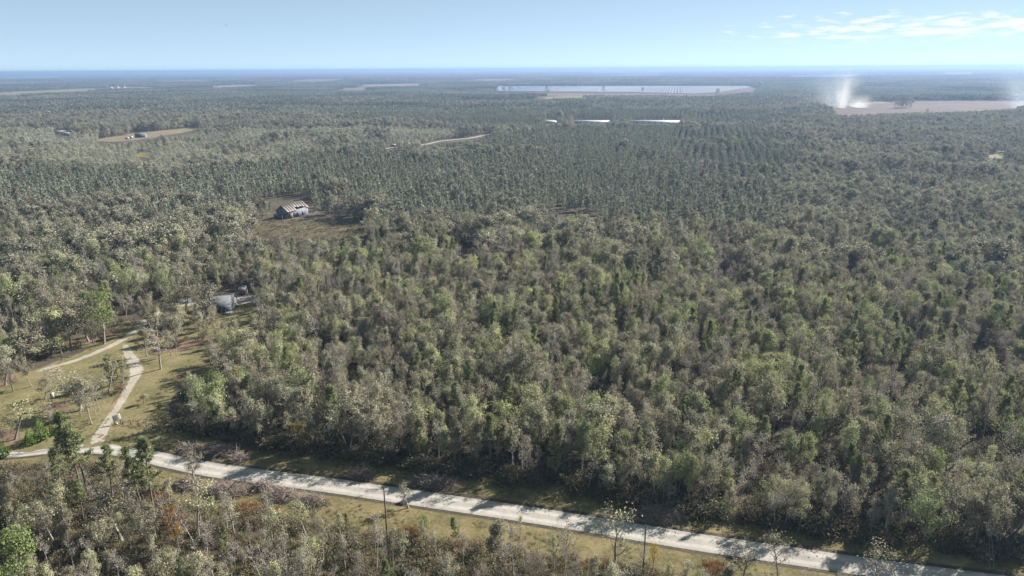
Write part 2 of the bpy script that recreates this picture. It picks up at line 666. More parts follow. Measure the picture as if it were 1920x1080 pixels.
def shrub(seed, H, R, leaf=.3, n=420, stems=6):
    r = np.random.default_rng(seed)
    wd, lv = Geo(), Geo()
    cs = []
    for s in range(stems):
        a = s * 2.4 + r.uniform(-.5, .5)
        st = curve((r.normal() * .12, r.normal() * .12, -.1), (math.cos(a) * .6, math.sin(a) * .6, 1), H * r.uniform(.6, .95), (0, 0, .1), 3, r, .12)
        tube(wd, st, [.045, .035, .025, .012], 4)
        cs += [st[2], st[3]]
    cs = np.array(cs)
    for _ in range(14):
        a, q = r.uniform(0, 6.28), R * math.sqrt(r.uniform(0, 1))
        cs = np.vstack([cs, [[math.cos(a) * q, math.sin(a) * q, H * (1 - .6 * (q / R) ** 2) * r.uniform(.35, .95)]]])
    k = r.integers(0, len(cs), n)
    c = cs[k] + r.normal(size=(n, 3)) * np.array([.42, .42, .34]) * R / 1.6
    c[:, 2] = np.clip(c[:, 2], .08, None)
    leaf_quads(lv, c, leaf, r, tone=np.clip((k % 7) / 14 + r.uniform(0, .55, n), 0, 1))
    return wd, lv


def cedar(seed, H, R, n=1600):
    r = np.random.default_rng(seed)
    wd, lv = Geo(), Geo()
    tube(wd, [(0, 0, -.1), (0, 0, H * .5), (0, 0, H * .96)], [.16, .09, .02], 6)
    t = 1 - np.sqrt(r.uniform(0, 1, n))
    rad = R * np.clip((1 - t) ** .8, .05, 1) * np.minimum(1, .55 + t * 3.5) * r.uniform(.6, 1.06, n)
    a = r.uniform(0, 6.283, n)
    rad *= 1 + .16 * np.sin(a * 5 + t * 9) + .1 * np.sin(a * 3 - t * 17)
    c = np.stack([np.cos(a) * rad, np.sin(a) * rad, .15 + t * H * .97], 1)
    leaf_quads(lv, c, .34, r, aspect=.55, up=.7)
    return wd, lv


# ------------------------------------------------------------------ object helpers
COL = scene.collection


def link(o, parent=None):
    COL.objects.link(o)
    if parent is not None:
        o.parent = parent
    return o


def obj(name, me, parent=None, loc=None, rot=None):
    o = bpy.data.objects.new(name, me)
    link(o, parent)
    if loc is not None:
        o.location = loc
    if rot is not None:
        o.rotation_euler = rot
    return o


def empty(name, loc, rz=0.0, label=None, cat=None, group=None):
    o = bpy.data.objects.new(name, None)
    o.empty_display_size = .5
    link(o)
    o.location = loc
    o.rotation_euler = (0, 0, rz)
    return tag(o, label, cat, group)


def tag(o, label=None, cat=None, group=None, kind=None):
    if label:
        o['label'] = label
    if cat:
        o['category'] = cat
    if group:
        o['group'] = group
    if kind:
        o['kind'] = kind
    return o


def scatter(name, protos, pts, rot, scl, idx, label, cat):
    """ONE stuff object: points carrying instances of the given meshes"""
    coll = bpy.data.collections.new(name + '_kinds')
    for i, me in enumerate(protos):
        coll.objects.link(bpy.data.objects.new('%s_%03d' % (name, i), me))
    me = bpy.data.meshes.new(name)
    me.vertices.add(len(pts))
    me.vertices.foreach_set('co', np.asarray(pts, np.float32).ravel())
    for nm, ty, dat, key in (('rot', 'FLOAT_VECTOR', rot, 'vector'), ('scl', 'FLOAT_VECTOR', scl, 'vector'), ('idx', 'INT', idx, 'value')):
        a = me.attributes.new(nm, ty, 'POINT')
        a.data.foreach_set(key, np.asarray(dat, np.int32 if ty == 'INT' else np.float32).ravel())
    o = obj(name, me)
    ng = bpy.data.node_groups.new(name + '_scatter', 'GeometryNodeTree')
    ng.interface.new_socket('Geometry', in_out='INPUT', socket_type='NodeSocketGeometry')
    ng.interface.new_socket('Geometry', in_out='OUTPUT', socket_type='NodeSocketGeometry')
    n, l = ng.nodes, ng.links
    gi, go = n.new('NodeGroupInput'), n.new('NodeGroupOutput')
    ci = n.new('GeometryNodeCollectionInfo')
    ci.inputs['Collection'].default_value = coll
    ci.inputs['Separate Children'].default_value = True
    ci.inputs['Reset Children'].default_value = True
    ip = n.new('GeometryNodeInstanceOnPoints')
    ip.inputs['Pick Instance'].default_value = True
    l.new(gi.outputs[0], ip.inputs['Points'])
    l.new(ci.outputs[0], ip.inputs['Instance'])
    for nm, ty, sock in (('rot', 'FLOAT_VECTOR', 'Rotation'), ('scl', 'FLOAT_VECTOR', 'Scale'), ('idx', 'INT', 'Instance Index')):
        na = n.new('GeometryNodeInputNamedAttribute')
        na.data_type = ty
        na.inputs['Name'].default_value = nm
        src = na.outputs['Attribute']
        if nm == 'rot':
            er = n.new('FunctionNodeEulerToRotation')
            l.new(src, er.inputs[0])
            src = er.outputs[0]
        l.new(src, ip.inputs[sock])
    l.new(ip.outputs[0], go.inputs[0])
    mod = o.modifiers.new('scatter', 'NODES')
    mod.node_group = ng
    return tag(o, label, cat, kind='stuff')


# ------------------------------------------------------------------ ground, road, tracks, fields
ground_mat('forest_floor', [(.034, .028, .021), (.060, .050, .037), (.092, .078, .056)], 22, 1.3)
ground_mat('lawn', [(.058, .054, .026), (.098, .088, .040), (.140, .118, .060), (.180, .140, .090)], 8, .8, bump=.35)
ground_mat('verge', [(.046, .040, .022), (.085, .074, .034), (.132, .108, .054), (.178, .132, .080)], 5, .7, bump=.4)
ground_mat('sand', [(.170, .145, .115), (.245, .218, .185), (.300, .275, .240)], 4, .5, bump=.2)
ground_mat('road_lime', [(.215, .200, .180), (.270, .253, .232), (.315, .298, .278)], 6, .8, bump=.2)
ground_mat('road_edge', [(.027, .024, .021), (.049, .043, .032), (.086, .070, .049)], 3, .4, bump=.4)
ground_mat('barn_field', [(.070, .056, .040), (.105, .086, .064), (.140, .116, .084)], 9, .9, bump=.5)
ground_mat('burnt_field', [(.036, .024, .019), (.068, .045, .034), (.092, .066, .048), (.115, .088, .060)], 45, 5)
ground_mat('tan_field', [(.095, .080, .050), (.135, .112, .072), (.170, .145, .098)], 60, 7)
ground_mat('yellow_field', [(.085, .080, .032), (.125, .112, .046), (.155, .132, .064)], 25, 3)
ground_mat('red_soil', [(.075, .052, .038), (.115, .080, .058), (.150, .112, .080)], 40, 5)
ground_mat('litter', [(.060, .040, .028), (.115, .078, .055), (.17, .12, .085)], 5, .6, bump=.4)
ground_mat('far_ground', [(.027, .027, .018), (.043, .042, .027), (.059, .054, .035)], 300, 30)


blend_mat('sand_on_lawn', 'sand', 'lawn', 1.7, .7)
blend_mat('litter_on_lawn', 'litter', 'lawn', 1.4, .5)
blend_mat('verge_on_floor', 'verge', 'forest_floor', 1.4, .45)
blend_mat('lime_on_edge', 'road_lime', 'road_edge', .7, 1.3, tracks=True)
blend_mat('edge_on_verge', 'road_edge', 'verge', 1.0, 1.2)
blend_mat('clearing_on_floor', 'barn_field', 'forest_floor', 1.2, .25)
blend_mat('lawn_on_floor', 'lawn', 'forest_floor', 1.2, .3)


def sheet(name, outline, z, mat, label=None):
    """flat patch from a closed outline (m), irregular edge"""
    pts = np.asarray(outline, float)[:, :2]
    me = bpy.data.meshes.new(name)
    me.from_pydata([(x, y, 0) for x, y in pts], [], [list(range(len(pts)))])
    me.materials.append(MATS[mat])
    o = obj(name, me, loc=(0, 0, z))
    if me.polygons[0].normal.z < 0:
        me.flip_normals()
    o['kind'] = 'structure'
    return o


def rough_edge(pts, step, amp, seed=0):
    """resample closed polyline and jitter it"""
    r = np.random.default_rng(seed)
    pts = np.asarray(pts, float)[:, :2]
    o = []
    for i in range(len(pts)):
        a, b = pts[i], pts[(i + 1) % len(pts)]
        n = max(1, int(np.linalg.norm(b - a) / step))
        for k in range(n):
            o.append(a + (b - a) * k / n)
    o = np.array(o)
    w = r.normal(size=o.shape)
    w = (w + np.roll(w, 1, 0) + np.roll(w, -1, 0)) / 1.7
    return o + w * amp


def px_sheet(name, poly_px, z, mat, step=1.2, amp=.35, seed=1, label=None):
    return sheet(name, rough_edge([G(*p) for p in poly_px], step, amp, seed), z, mat, label)


def smooth_path(pts, step):
    """Catmull-Rom through points, resampled"""
    p = np.asarray(pts, float)[:, :2]
    p = np.vstack([2 * p[0] - p[1], p, 2 * p[-1] - p[-2]])
    o = []
    for i in range(1, len(p) - 2):
        n = max(2, int(np.linalg.norm(p[i + 1] - p[i]) / step))
        for k in range(n):
            t = k / n
            o.append(.5 * ((2 * p[i]) + (-p[i - 1] + p[i + 1]) * t + (2 * p[i - 1] - 5 * p[i] + 4 * p[i + 1] - p[i + 2]) * t * t + (-p[i - 1] + 3 * p[i] - 3 * p[i + 1] + p[i + 2]) * t ** 3))
    o.append(p[-2])
    return np.array(o)


def strip(name, path, width, z, mat, jit=.0, seed=3):
    r = np.random.default_rng(seed)
    d = np.gradient(path, axis=0)
    d /= np.linalg.norm(d, axis=1)[:, None]
    nrm = np.stack([-d[:, 1], d[:, 0]], 1)
    w = np.broadcast_to(np.asarray(width, float), (len(path),))
    L = path + nrm * (w / 2 + r.normal(size=len(path)) * jit)[:, None]
    R_ = path - nrm * (w / 2 + r.normal(size=len(path)) * jit)[:, None]
    V = [(*p, 0) for p in L] + [(*p, 0) for p in R_]
    n = len(path)
    me = bpy.data.meshes.new(name)
    me.from_pydata(V, [], [(i + 1, i, n + i, n + i + 1) for i in range(n - 1)])
    if me.polygons[0].normal.z < 0:
        me.flip_normals()
    me.materials.append(MATS[mat])
    o = obj(name, me, loc=(0, 0, z))
    o['kind'] = 'structure'
    return o


def blend_strip(name, path, width, z, mat, core=.45, cols=8):
    """strip whose 'mask' is 1 in the middle and 0 at both edges"""
    d = np.gradient(path, axis=0)
    d /= np.linalg.norm(d, axis=1)[:, None]
    nrm = np.stack([-d[:, 1], d[:, 0]], 1)
    w = np.broadcast_to(np.asarray(width, float), (len(path),))
    f = np.linspace(-1, 1, cols + 1)
    V = np.concatenate([path + nrm * (w / 2 * q)[:, None] for q in f])
    n = len(path)
    Fq = [(c * n + i, c * n + i + 1, (c + 1) * n + i + 1, (c + 1) * n + i) for c in range(cols) for i in range(n - 1)]
    me = bpy.data.meshes.new(name)
    me.from_pydata([(x, y, 0) for x, y in V], [], Fq)
    if me.polygons[0].normal.z < 0:
        me.flip_normals()
    a = me.attributes.new('mask', 'FLOAT', 'POINT')
    mk = np.repeat(np.clip((1 - np.abs(f)) / core, 0, 1), n)
    ln = me.attributes.new('lane', 'FLOAT', 'POINT')
    ln.data.foreach_set('value', np.repeat(np.abs(f), n).astype(np.float32))
    end = np.tile(np.clip(np.minimum(np.arange(n), np.arange(n)[::-1]) / 4, 0, 1), cols + 1)
    a.data.foreach_set('value', (mk * end).astype(np.float32))
    me.materials.append(MATS[mat])
    o = obj(name, me, loc=(0, 0, z))
    o['kind'] = 'structure'
    return o


def blend_patch(name, poly_px, z, mat, soft=.5):
    """fan-shaped patch, mask 1 inside falling to 0 at its outline"""
    o = rough_edge([G(*p) for p in poly_px], 1.0, .2, 5)
    c = o.mean(0)
    k = len(o)
    V = [(*(c + (o[i] - c) * t), 0) for t in (1.0, 1 - soft, .02) for i in range(k)]
    Fq = [(r_ * k + i, r_ * k + (i + 1) % k, (r_ + 1) * k + (i + 1) % k, (r_ + 1) * k + i) for r_ in range(2) for i in range(k)]
    me = bpy.data.meshes.new(name)
    me.from_pydata(V, [], Fq)
    if me.polygons[0].normal.z < 0:
        me.flip_normals()
    a = me.attributes.new('mask', 'FLOAT', 'POINT')
    a.data.foreach_set('value', np.repeat([0., 1., 1.], k).astype(np.float32))
    me.materials.append(MATS[mat])
    q = obj(name, me, loc=(0, 0, z))
    q['kind'] = 'structure'
    return q


# base ground: a disc that reaches the horizon
me = bpy.data.meshes.new('ground')
ring = [0, 150, 400, 900, 2000, 5000, 12000, 25000, 43000]
V, F = [(0, 0, 0)], []
K = 48
for rr in ring[1:]:
    V += [(rr * math.cos(2 * math.pi * k / K), rr * math.sin(2 * math.pi * k / K), 0) for k in range(K)]
for k in range(K):
    F.append((0, 1 + k, 1 + (k + 1) % K))
for i in range(len(ring) - 2):
    for k in range(K):
        a, b = 1 + i * K + k, 1 + i * K + (k + 1) % K
        F.append((a, a + K, b + K, b))
me.from_pydata(V, [], F)
me.materials.append(MATS['forest_floor'])
obj('ground', me)['kind'] = 'structure'

ROAD_PX = [(-60, 858), (50, 850), (110, 843), (170, 841), (230, 845), (280, 856), (330, 867), (400, 881), (510, 896), (620, 910), (790, 935),
           (960, 960), (1120, 985), (1280, 1012), (1450, 1037), (1620, 1062), (1800, 1086), (2050, 1118)]
road_path = smooth_path([G(*p) for p in ROAD_PX], 2.0)
_, first = None, 0
rx = P(np.c_[road_path, np.zeros(len(road_path))])[:, 0]
road_w = np.interp(rx, [-60, 90, 150, 300, 400], [2.4, 2.7, 3.8, 4.7, 4.9])
blend_strip('road_verge', road_path, np.interp(rx, [-60, 100, 300, 900, 1500, 2000], [14, 18, 31, 31, 28, 26]), .004, 'verge_on_floor', .4)
blend_strip('road_shoulder', road_path, road_w + 2.2, .008, 'edge_on_verge', .12, 16)
blend_strip('road', road_path, road_w + .3, .012, 'lime_on_edge', .14, 14)

LAWNS = {
    'yard_grass': [(0, 730), (60, 697), (130, 668), (205, 640), (262, 602), (330, 585), (425, 548), (492, 552), (485, 595), (450, 640), (440, 668), (350, 700), (318, 760), (318, 812), (345, 842), (230, 838), (150, 832), (60, 846), (-40, 852), (-60, 760)],
}
px_sheet('yard_grass', LAWNS['yard_grass'], .016, 'lawn', 1.5, .5)
d1 = smooth_path([G(*p) for p in [(55, 703), (90, 690), (135, 678), (190, 657), (235, 634), (262, 612), (300, 586), (345, 572), (440, 566)]], 1.2)
blend_strip('sandy_driveway', d1, np.linspace(2.6, 4.6, len(d1)), .020, 'sand_on_lawn', .7)
d2 = smooth_path([G(*p) for p in [(176, 838), (190, 812), (204, 787), (222, 762), (236, 738), (247, 718), (255, 700), (253, 682), (244, 668), (238, 655), (232, 642)]], 1.0)
blend_strip('sandy_path', d2, np.interp(np.linspace(0, 1, len(d2)), [0, .25, .5, .65, .8, 1], [5.0, 2.4, 3.0, 5.0, 4.2, 2.2]), .024, 'sand_on_lawn', .7)
blend_patch('sand_patch', [(420, 554), (490, 551), (492, 567), (460, 571), (420, 574)], .028, 'sand_on_lawn', .35)
blend_patch('leaf_litter', [(236, 700), (243, 722), (232, 745), (205, 768), (212, 745), (226, 722)], .018, 'litter_on_lawn')
blend_patch('leaf_litter', [(250, 660), (330, 640), (440, 622), (442, 636), (340, 662), (268, 672)], .018, 'litter_on_lawn')
blend_patch('barn_clearing', [(448, 430), (480, 412), (515, 405), (520, 385), (590, 378), (610, 408), (690, 412), (705, 430), (690, 448), (600, 455), (500, 452)], .016, 'clearing_on_floor', .3)
px_sheet('bare_soil', [(838, 470), (880, 460), (905, 460), (895, 478), (850, 482)], .016, 'red_soil', 1.5, .4)
for q_ in ([(60, 760), (130, 745), (150, 775), (90, 790)], [(100, 668), (200, 640), (250, 615), (240, 600), (150, 630), (80, 655)], [(-20, 700), (40, 690), (45, 720), (-10, 735)], [(180, 800), (200, 780), (215, 800), (190, 825)], [(320, 700), (380, 680), (420, 680), (350, 712), (322, 730)], [(-30, 810), (40, 800), (60, 830), (0, 845)]):
    blend_patch('leaf_litter', q_, .0175, 'litter_on_lawn', .7)
d3 = smooth_path([G(*p, 0) for p in [(700, 283), (740, 276), (790, 272), (830, 264), (880, 259), (925, 250), (990, 236), (1020, 231)]], 8)
strip('sandy_track', d3, np.linspace(4.5, 7, len(d3)), .02, 'sand', .3)

# far fields: (polygon seen, material)
FIELDS = [
    ('farm_field', [(170, 264), (200, 258), (262, 249), (372, 236), (378, 243), (310, 253), (262, 262), (200, 267)], 'tan_field'),
    ('small_field', [(246, 294), (262, 286), (292, 286), (280, 296)], 'yellow_field'),
    ('burnt_field', [(1535, 199), (1600, 193), (1700, 189), (1925, 188), (1990, 196), (1925, 206), (1790, 209), (1700, 213), (1575, 219)], 'burnt_field'),
    ('green_strip', [(1540, 194), (1600, 191), (1665, 190.5), (1665, 193), (1600, 196), (1545, 198)], 'yellow_field'),
    ('solar_field', [(905, 161), (1290, 160.5), (1425, 161), (1440, 174), (1330, 178), (1180, 174), (905, 172)], 'burnt_field'),
    ('scrub_field', [(905, 173), (1040, 175), (1200, 175.5), (1335, 178.5), (1320, 184), (1180, 186), (1075, 187), (1050, 179), (905, 177)], 'red_soil'),
    ('hay_field', [(-30, 173.5), (70, 169), (180, 163), (182, 169), (90, 176), (-30, 181)], 'tan_field'),
    ('hay_field', [(200, 162), (292, 163), (288, 167), (205, 167)], 'tan_field'),
    ('hay_field', [(-30, 145.5), (112, 142.5), (112, 146), (-30, 148.5)], 'tan_field'),
    ('hay_field', [(638, 164), (690, 164), (690, 169), (640, 169.5)], 'red_soil'),
    ('hay_field', [(668, 158.5), (785, 156), (792, 162), (700, 163)], 'tan_field'),
    ('hay_field', [(708, 149.5), (735, 149), (737, 152), (712, 152.5)], 'red_soil'),
    ('hay_field', [(1770, 136.5), (1815, 136), (1815, 138.2), (1772, 138.4)], 'tan_field'),
    ('hay_field', [(1100, 136), (1250, 134), (1250, 136), (1110, 139)], 'tan_field'),
    ('glade', [(1838, 287), (1885, 281), (1905, 292), (1908, 299), (1855, 297)], 'yellow_field'),
    ('glade', [(1612, 284), (1645, 281), (1640, 289), (1615, 291)], 'yellow_field'),
    ('glade', [(1658, 293), (1672, 291), (1672, 299), (1660, 299)], 'yellow_field'),
    ('glade', [(1690, 283), (1728, 281), (1722, 291), (1695, 291)], 'yellow_field'),
    ('farmyard', [(1020, 227), (1285, 226), (1285, 234), (1020, 236)], 'tan_field'),
    ('glade', [(955, 233), (975, 231), (985, 235), (958, 238)], 'yellow_field'),
]
MORE = [[(395, 161.5), (470, 158), (485, 160), (410, 165)], [(555, 150.5), (640, 147.5), (650, 149.5), (570, 153)], [(880, 150), (965, 148), (965, 150), (885, 152)], [(1135, 141), (1240, 139.5), (1242, 141), (1140, 143)],
        [(300, 152), (380, 149), (385, 150.5), (310, 154)], [(1010, 182), (1090, 180), (1100, 184), (1020, 186)], [(1500, 143), (1600, 141), (1600, 142.6), (1505, 144.8)]]
FIELDS += [('pasture', q_, ('tan_field', 'red_soil', 'yellow_field')[i_ % 3]) for i_, q_ in enumerate(MORE)]
for i, (nm, poly, mt) in enumerate(FIELDS):
    d = G(*poly[0])[1]
    px_sheet(nm, poly, .05 + .01 * i, mt, max(4, d / 80), d / 400, i)

# ------------------------------------------------------------------ tree kinds
KIND = {}


def kind(name, gens, bark, leaf):
    """gens: list of (wood, leaves); keeps separate meshes and a joined one"""
    L = []
    for i, (w, f) in enumerate(gens):
        j = Geo()
        j.merge(w, mat=0)
        j.merge(f, mat=1)
        L.append((w.mesh(name + '_trunk', [bark]), f.mesh(name + '_crown', [leaf]), j.mesh(name, [bark, leaf])))
    KIND[name] = L


kind('oak', [broadleaf(s, 10, 3.0 + .35 * (s % 3), base=.2 + .05 * (s % 4), limbs=12, subs=5, leaf_n=30, clump=.38, leafy=.5 + .17 * (s % 4), stems=1 + (s % 3 == 2)) for s in range(10)], 'bark', 'oak_leaf')
leaf_mat('light_leaf', [(0, (0.210, 0.232, 0.121)), (.6, (0.243, 0.272, 0.134)), (1, (0.282, 0.295, 0.159))])
kind('light', [broadleaf(70 + s, 10, 3.0 + .3 * s, base=.2, limbs=13, subs=5, leaf_n=24, clump=.42, leafy=.85) for s in range(4)], 'bark', 'light_leaf')
kind('open_oak', [broadleaf(90 + s, 10, 3.2, base=.3, limbs=9, subs=5, leaf_n=13, leaf=.26, clump=.42, leafy=.5) for s in range(4)], 'bark', 'oak_leaf')
kind('slender', [broadleaf(40 + s, 10, 1.7 + .2 * (s % 3), base=.3, limbs=12, subs=4, leaf_n=20, leaf=.24, clump=.36, leafy=.55 + .2 * (s % 3)) for s in range(8)], 'pale_bark', 'slender_leaf')
kind('stripped', [twiggy(80 + s, 10, 3.0, .12 + .13 * (s % 3)) for s in range(6)], 'pale_bark', 'twig_leaf')
kind('pine', [pine(120 + s, 12, 2.3, base=.42 + .05 * (s % 3), tufts=6, n=18, L=.55) for s in range(6)], 'pine_bark', 'pine_needle')
kind('young_pine', [pine(150 + s, 8, 2.0, base=.16, whorls=12, per=5, tufts=4, n=16) for s in range(4)], 'pine_bark', 'pine_needle')
kind('shrub', [shrub(200 + s, 2.6, 1.7, n=380) for s in range(6)], 'bark', 'shrub_leaf')
kind('cedar', [cedar(220 + s, 6, 2.0) for s in range(3)], 'bark', 'cedar_leaf')
for cname, lm in (('lime', 'lime_leaf'), ('yellow', 'yellow_leaf'), ('orange', 'orange_leaf'), ('red', 'red_leaf')):
    kind(cname, [broadleaf(240 + s, 10, 3.0, base=.2, limbs=10, subs=5, leaf_n=14 if cname == 'lime' else 9, leafy=1.0) for s in range(2)], 'bark', lm)
# lighter meshes for 300 m and beyond
kind('mid_oak', [broadleaf(300 + s, 10, 3.2, base=.15, limbs=9, subs=4, leaf_n=8, leaf=.52, clump=.5, lod=1) for s in range(6)], 'bark', 'far_oak_leaf')
kind('mid_pine', [pine(330 + s, 9, 1.7, base=.25, whorls=8, per=5, tufts=2, n=5, L=.62, w=.24, lod=1) for s in range(6)], 'pine_bark', 'plantation_needle')
kind('mid_young', [broadleaf(350 + s, 7, 1.5, base=.2, limbs=7, subs=2, leaf_n=7, leaf=.42, clump=.4, lod=1) for s in range(4)], 'pale_bark', 'far_young_leaf')
kind('mid_red', [broadleaf(360, 9, 1.9, base=.2, limbs=7, subs=2, leaf_n=5, leaf=.7, clump=.5, lod=1)], 'bark', 'red_leaf')
kind('mid_lime', [broadleaf(365, 10, 3.2, base=.15, limbs=8, subs=3, leaf_n=6, leaf=.85, clump=.6, lod=1)], 'bark', 'lime_leaf')
kind('mid_yellow', [broadleaf(366, 8, 2.2, base=.15, limbs=8, subs=3, leaf_n=5, leaf=.8, clump=.6, lod=1)], 'bark', 'yellow_leaf')

# ------------------------------------------------------------------ openings: image areas where the ground is in view
OPEN = [
    [(62, 706), (80, 690), (140, 668), (200, 645), (250, 618), (268, 606), (275, 625), (255, 640), (225, 655), (190, 672), (140, 690), (85, 712)],      # driveway
    [(236, 676), (250, 662), (300, 668), (330, 672), (345, 655), (400, 645), (415, 655), (400, 668), (345, 690), (318, 720), (302, 760), (300, 800), (325, 838), (290, 845), (215, 840), (185, 832), (195, 800), (215, 762), (235, 730)],
    [(0, 752), (45, 728), (58, 735), (40, 760), (75, 780), (98, 800), (60, 800), (30, 772), (0, 790)],
    [(40, 852), (60, 838), (110, 812), (160, 800), (186, 805), (180, 835), (140, 850), (80, 862)],
    [(425, 552), (482, 550), (484, 570), (470, 588), (428, 590)],
    [(404, 560), (424, 558), (424, 584), (406, 586)],
    [(330, 567), (350, 565), (350, 574), (330, 576)],
    [(446, 536), (463, 536), (463, 556), (446, 556)],
    [(462, 425), (500, 410), (518, 402), (520, 385), (532, 380), (582, 374), (590, 404), (640, 412), (690, 420), (694, 434), (640, 440), (560, 442), (490, 440)],
    [(846, 468), (880, 461), (902, 462), (892, 472), (852, 477)],
    [(785, 273), (830, 262), (880, 257), (922, 248), (924, 252), (880, 261), (830, 266), (788, 275)],
    [(722, 270), (745, 268), (748, 278), (722, 279)],
    [(176, 260), (240, 254), (250, 247), (275, 246), (300, 246), (372, 238), (374, 243), (310, 250), (270, 258), (200, 264)],
    [(101, 245), (131, 244), (131, 252), (101, 253)],
    [(252, 290), (264, 286), (286, 287), (276, 294)],
    [(1076, 226), (1146, 226), (1146, 230.2), (1076, 230.2)],
    [(1184, 226), (1276, 226), (1276, 230.8), (1184, 230.8)],
    [(1023, 223), (1045, 223), (1045, 229), (1023, 229)],
    [(1560, 200), (1700, 190), (1905, 190), (1910, 203), (1780, 208), (1690, 210), (1570, 214)],
    [(930, 161.5), (1400, 161.5), (1415, 168), (1345, 175), (1300, 178.5), (1180, 177.5), (1060, 178), (1040, 173.5), (930, 171)],
    [(0, 174), (80, 170), (178, 165.5), (178, 168.5), (90, 175), (0, 179.5)],
    [(202, 162.5), (288, 163.5), (286, 166.5), (207, 166.5)],
    [(0, 145.8), (110, 143), (110, 145.8), (0, 148)],
    [(642, 165), (688, 165), (688, 168), (644, 168.5)],
    [(672, 159), (782, 157), (788, 161), (702, 162.5)],
    [(1775, 136.8), (1812, 136.4), (1812, 138), (1776, 138.2)],
    [(1110, 136.2), (1248, 134.4), (1248, 135.8), (1114, 138)],
    [(1846, 291), (1880, 288), (1890, 293), (1858, 295)],
]
OPEN += MORE
# looser yard: scattered trees only
YARD = [(-80, 640), (30, 640), (120, 640), (200, 600), (270, 580), (330, 560), (400, 540), (500, 545), (495, 600), (455, 650), (445, 680), (370, 700), (330, 730), (322, 800), (350, 845), (200, 845), (100, 860), (-80, 862)]

rp3 = road_path
rd_d = np.gradient(rp3, axis=0)
rd_d /= np.linalg.norm(rd_d, axis=1)[:, None]


def road_offset(xy):
    """signed distance from the road: + beyond it (away from the camera)"""
    xy = np.atleast_2d(xy)[:, :2]
    o = np.empty(len(xy))
    for i in range(0, len(xy), 4000):
        q = xy[i:i + 4000]
        dd = q[:, None] - rp3[None]
        k = np.argmin((dd ** 2).sum(-1), 1)
        v = dd[np.arange(len(q)), k]
        s = rd_d[k, 0] * v[:, 1] - rd_d[k, 1] * v[:, 0]
        o[i:i + 4000] = np.sign(s) * np.sqrt((v ** 2).sum(1))
    return o


def clear_of_openings(xy, H, polys=OPEN):
    ok = np.ones(len(xy), bool)
    for f in (0.0, .15, .3, .45, .6, .75, .9, 1.05):
        q = P(np.c_[xy, f * H])
        for poly in polys:
            ok &= ~inside(q, poly)
    return ok


# ------------------------------------------------------------------ near wood: every tree placed on its own spot
def jitter_grid(x0, x1, y0, y1, s, j, r):
    gx, gy = np.meshgrid(np.arange(x0, x1, s), np.arange(y0, y1, s))
    return np.stack([gx.ravel(), gy.ravel()], 1) + r.uniform(-j, j, (gx.size, 2)) * s


r0 = np.random.default_rng(11)
cand = jitter_grid(-300, 300, 82, 335, 3.15, .48, r0)
cand = cand[np.abs(cand[:, 0]) < .80 * cand[:, 1] + 18]
off = road_offset(cand)
bpx = P(np.c_[cand, np.zeros(len(cand))])
u = r0.uniform(size=len(cand))
n1 = noise2(cand[:, 0], cand[:, 1], 16, 1)
n2 = noise2(cand[:, 0], cand[:, 1], 34, 5)
KN = np.full(len(cand), '', dtype='U12')
HT = np.zeros(len(cand))
beyond = off > 0
yard = inside(bpx, YARD) & beyond
fore = off < 0
edge_far = np.interp(bpx[:, 0], [0, 300, 700, 1000, 1400, 1900], [7, 11.5, 10.5, 9.5, 8, 7])
# main wood
w_ = beyond & ~yard & (off > edge_far + n1 * 2.5 - 1)
k1 = u + .35 * (n2 - .5)
pick = np.select([k1 < .34, k1 < .68, k1 < .86, k1 < .89, k1 < .91, k1 < .965], ['oak', 'slender', 'stripped', 'pine', 'young_pine', 'light'], 'shrub')
KN[w_] = pick[w_]
HT[w_] = (r0.uniform(5.6, 12.6, len(cand)) * (.8 + .4 * n1) * np.interp(off, [0, 20, 90, 200], [1.0, 1.0, 1.0, 1.15]))[w_]
# open patches inside the wood (storm gaps)
gap = (noise2(cand[:, 0], cand[:, 1], 11, 9) > .74) & w_
KN[gap & (u < .72)] = 'shrub'
# scattered yard trees
ring = inside(bpx, [(275, 600), (380, 592), (492, 592), (470, 640), (400, 650), (300, 655)]) | inside(bpx, [(-80, 600), (30, 600), (190, 590), (200, 640), (60, 690), (-80, 700)])
yk = yard & (r0.uniform(size=len(cand)) < np.where(ring, .62, .2))
KN[yk] = np.where(u[yk] < .34, 'oak', np.where(u[yk] < .58, 'stripped', np.where(u[yk] < .76, 'slender', 'shrub')))
HT[yk] = r0.uniform(6, 10, yk.sum())
# scrub in front of the road
band_w = np.interp(bpx[:, 0], [0, 250, 330, 700, 1000, 1300, 1700, 1920], [5.5, 8, 15, 13, 13, 11, 6, 5.5])
fr = fore & (-off > band_w)
fk = r0.uniform(size=len(cand))
pick2 = np.select([fk < .09, fk < .34, fk < .58, fk < .60, fk < .92], ['oak', 'slender', 'stripped', 'pine', 'shrub'], '')
KN[fr] = pick2[fr]
HT[fr] = (r0.uniform(5.0, 9.5, len(cand)))[fr]
HT[KN == 'shrub'] = r0.uniform(1.6, 3.6, (KN == 'shrub').sum())
HT[KN == 'pine'] *= 1.18
sel = KN != ''
cand, KN, HT, bpx, off, fore = cand[sel], KN[sel], HT[sel], bpx[sel], off[sel], fore[sel]
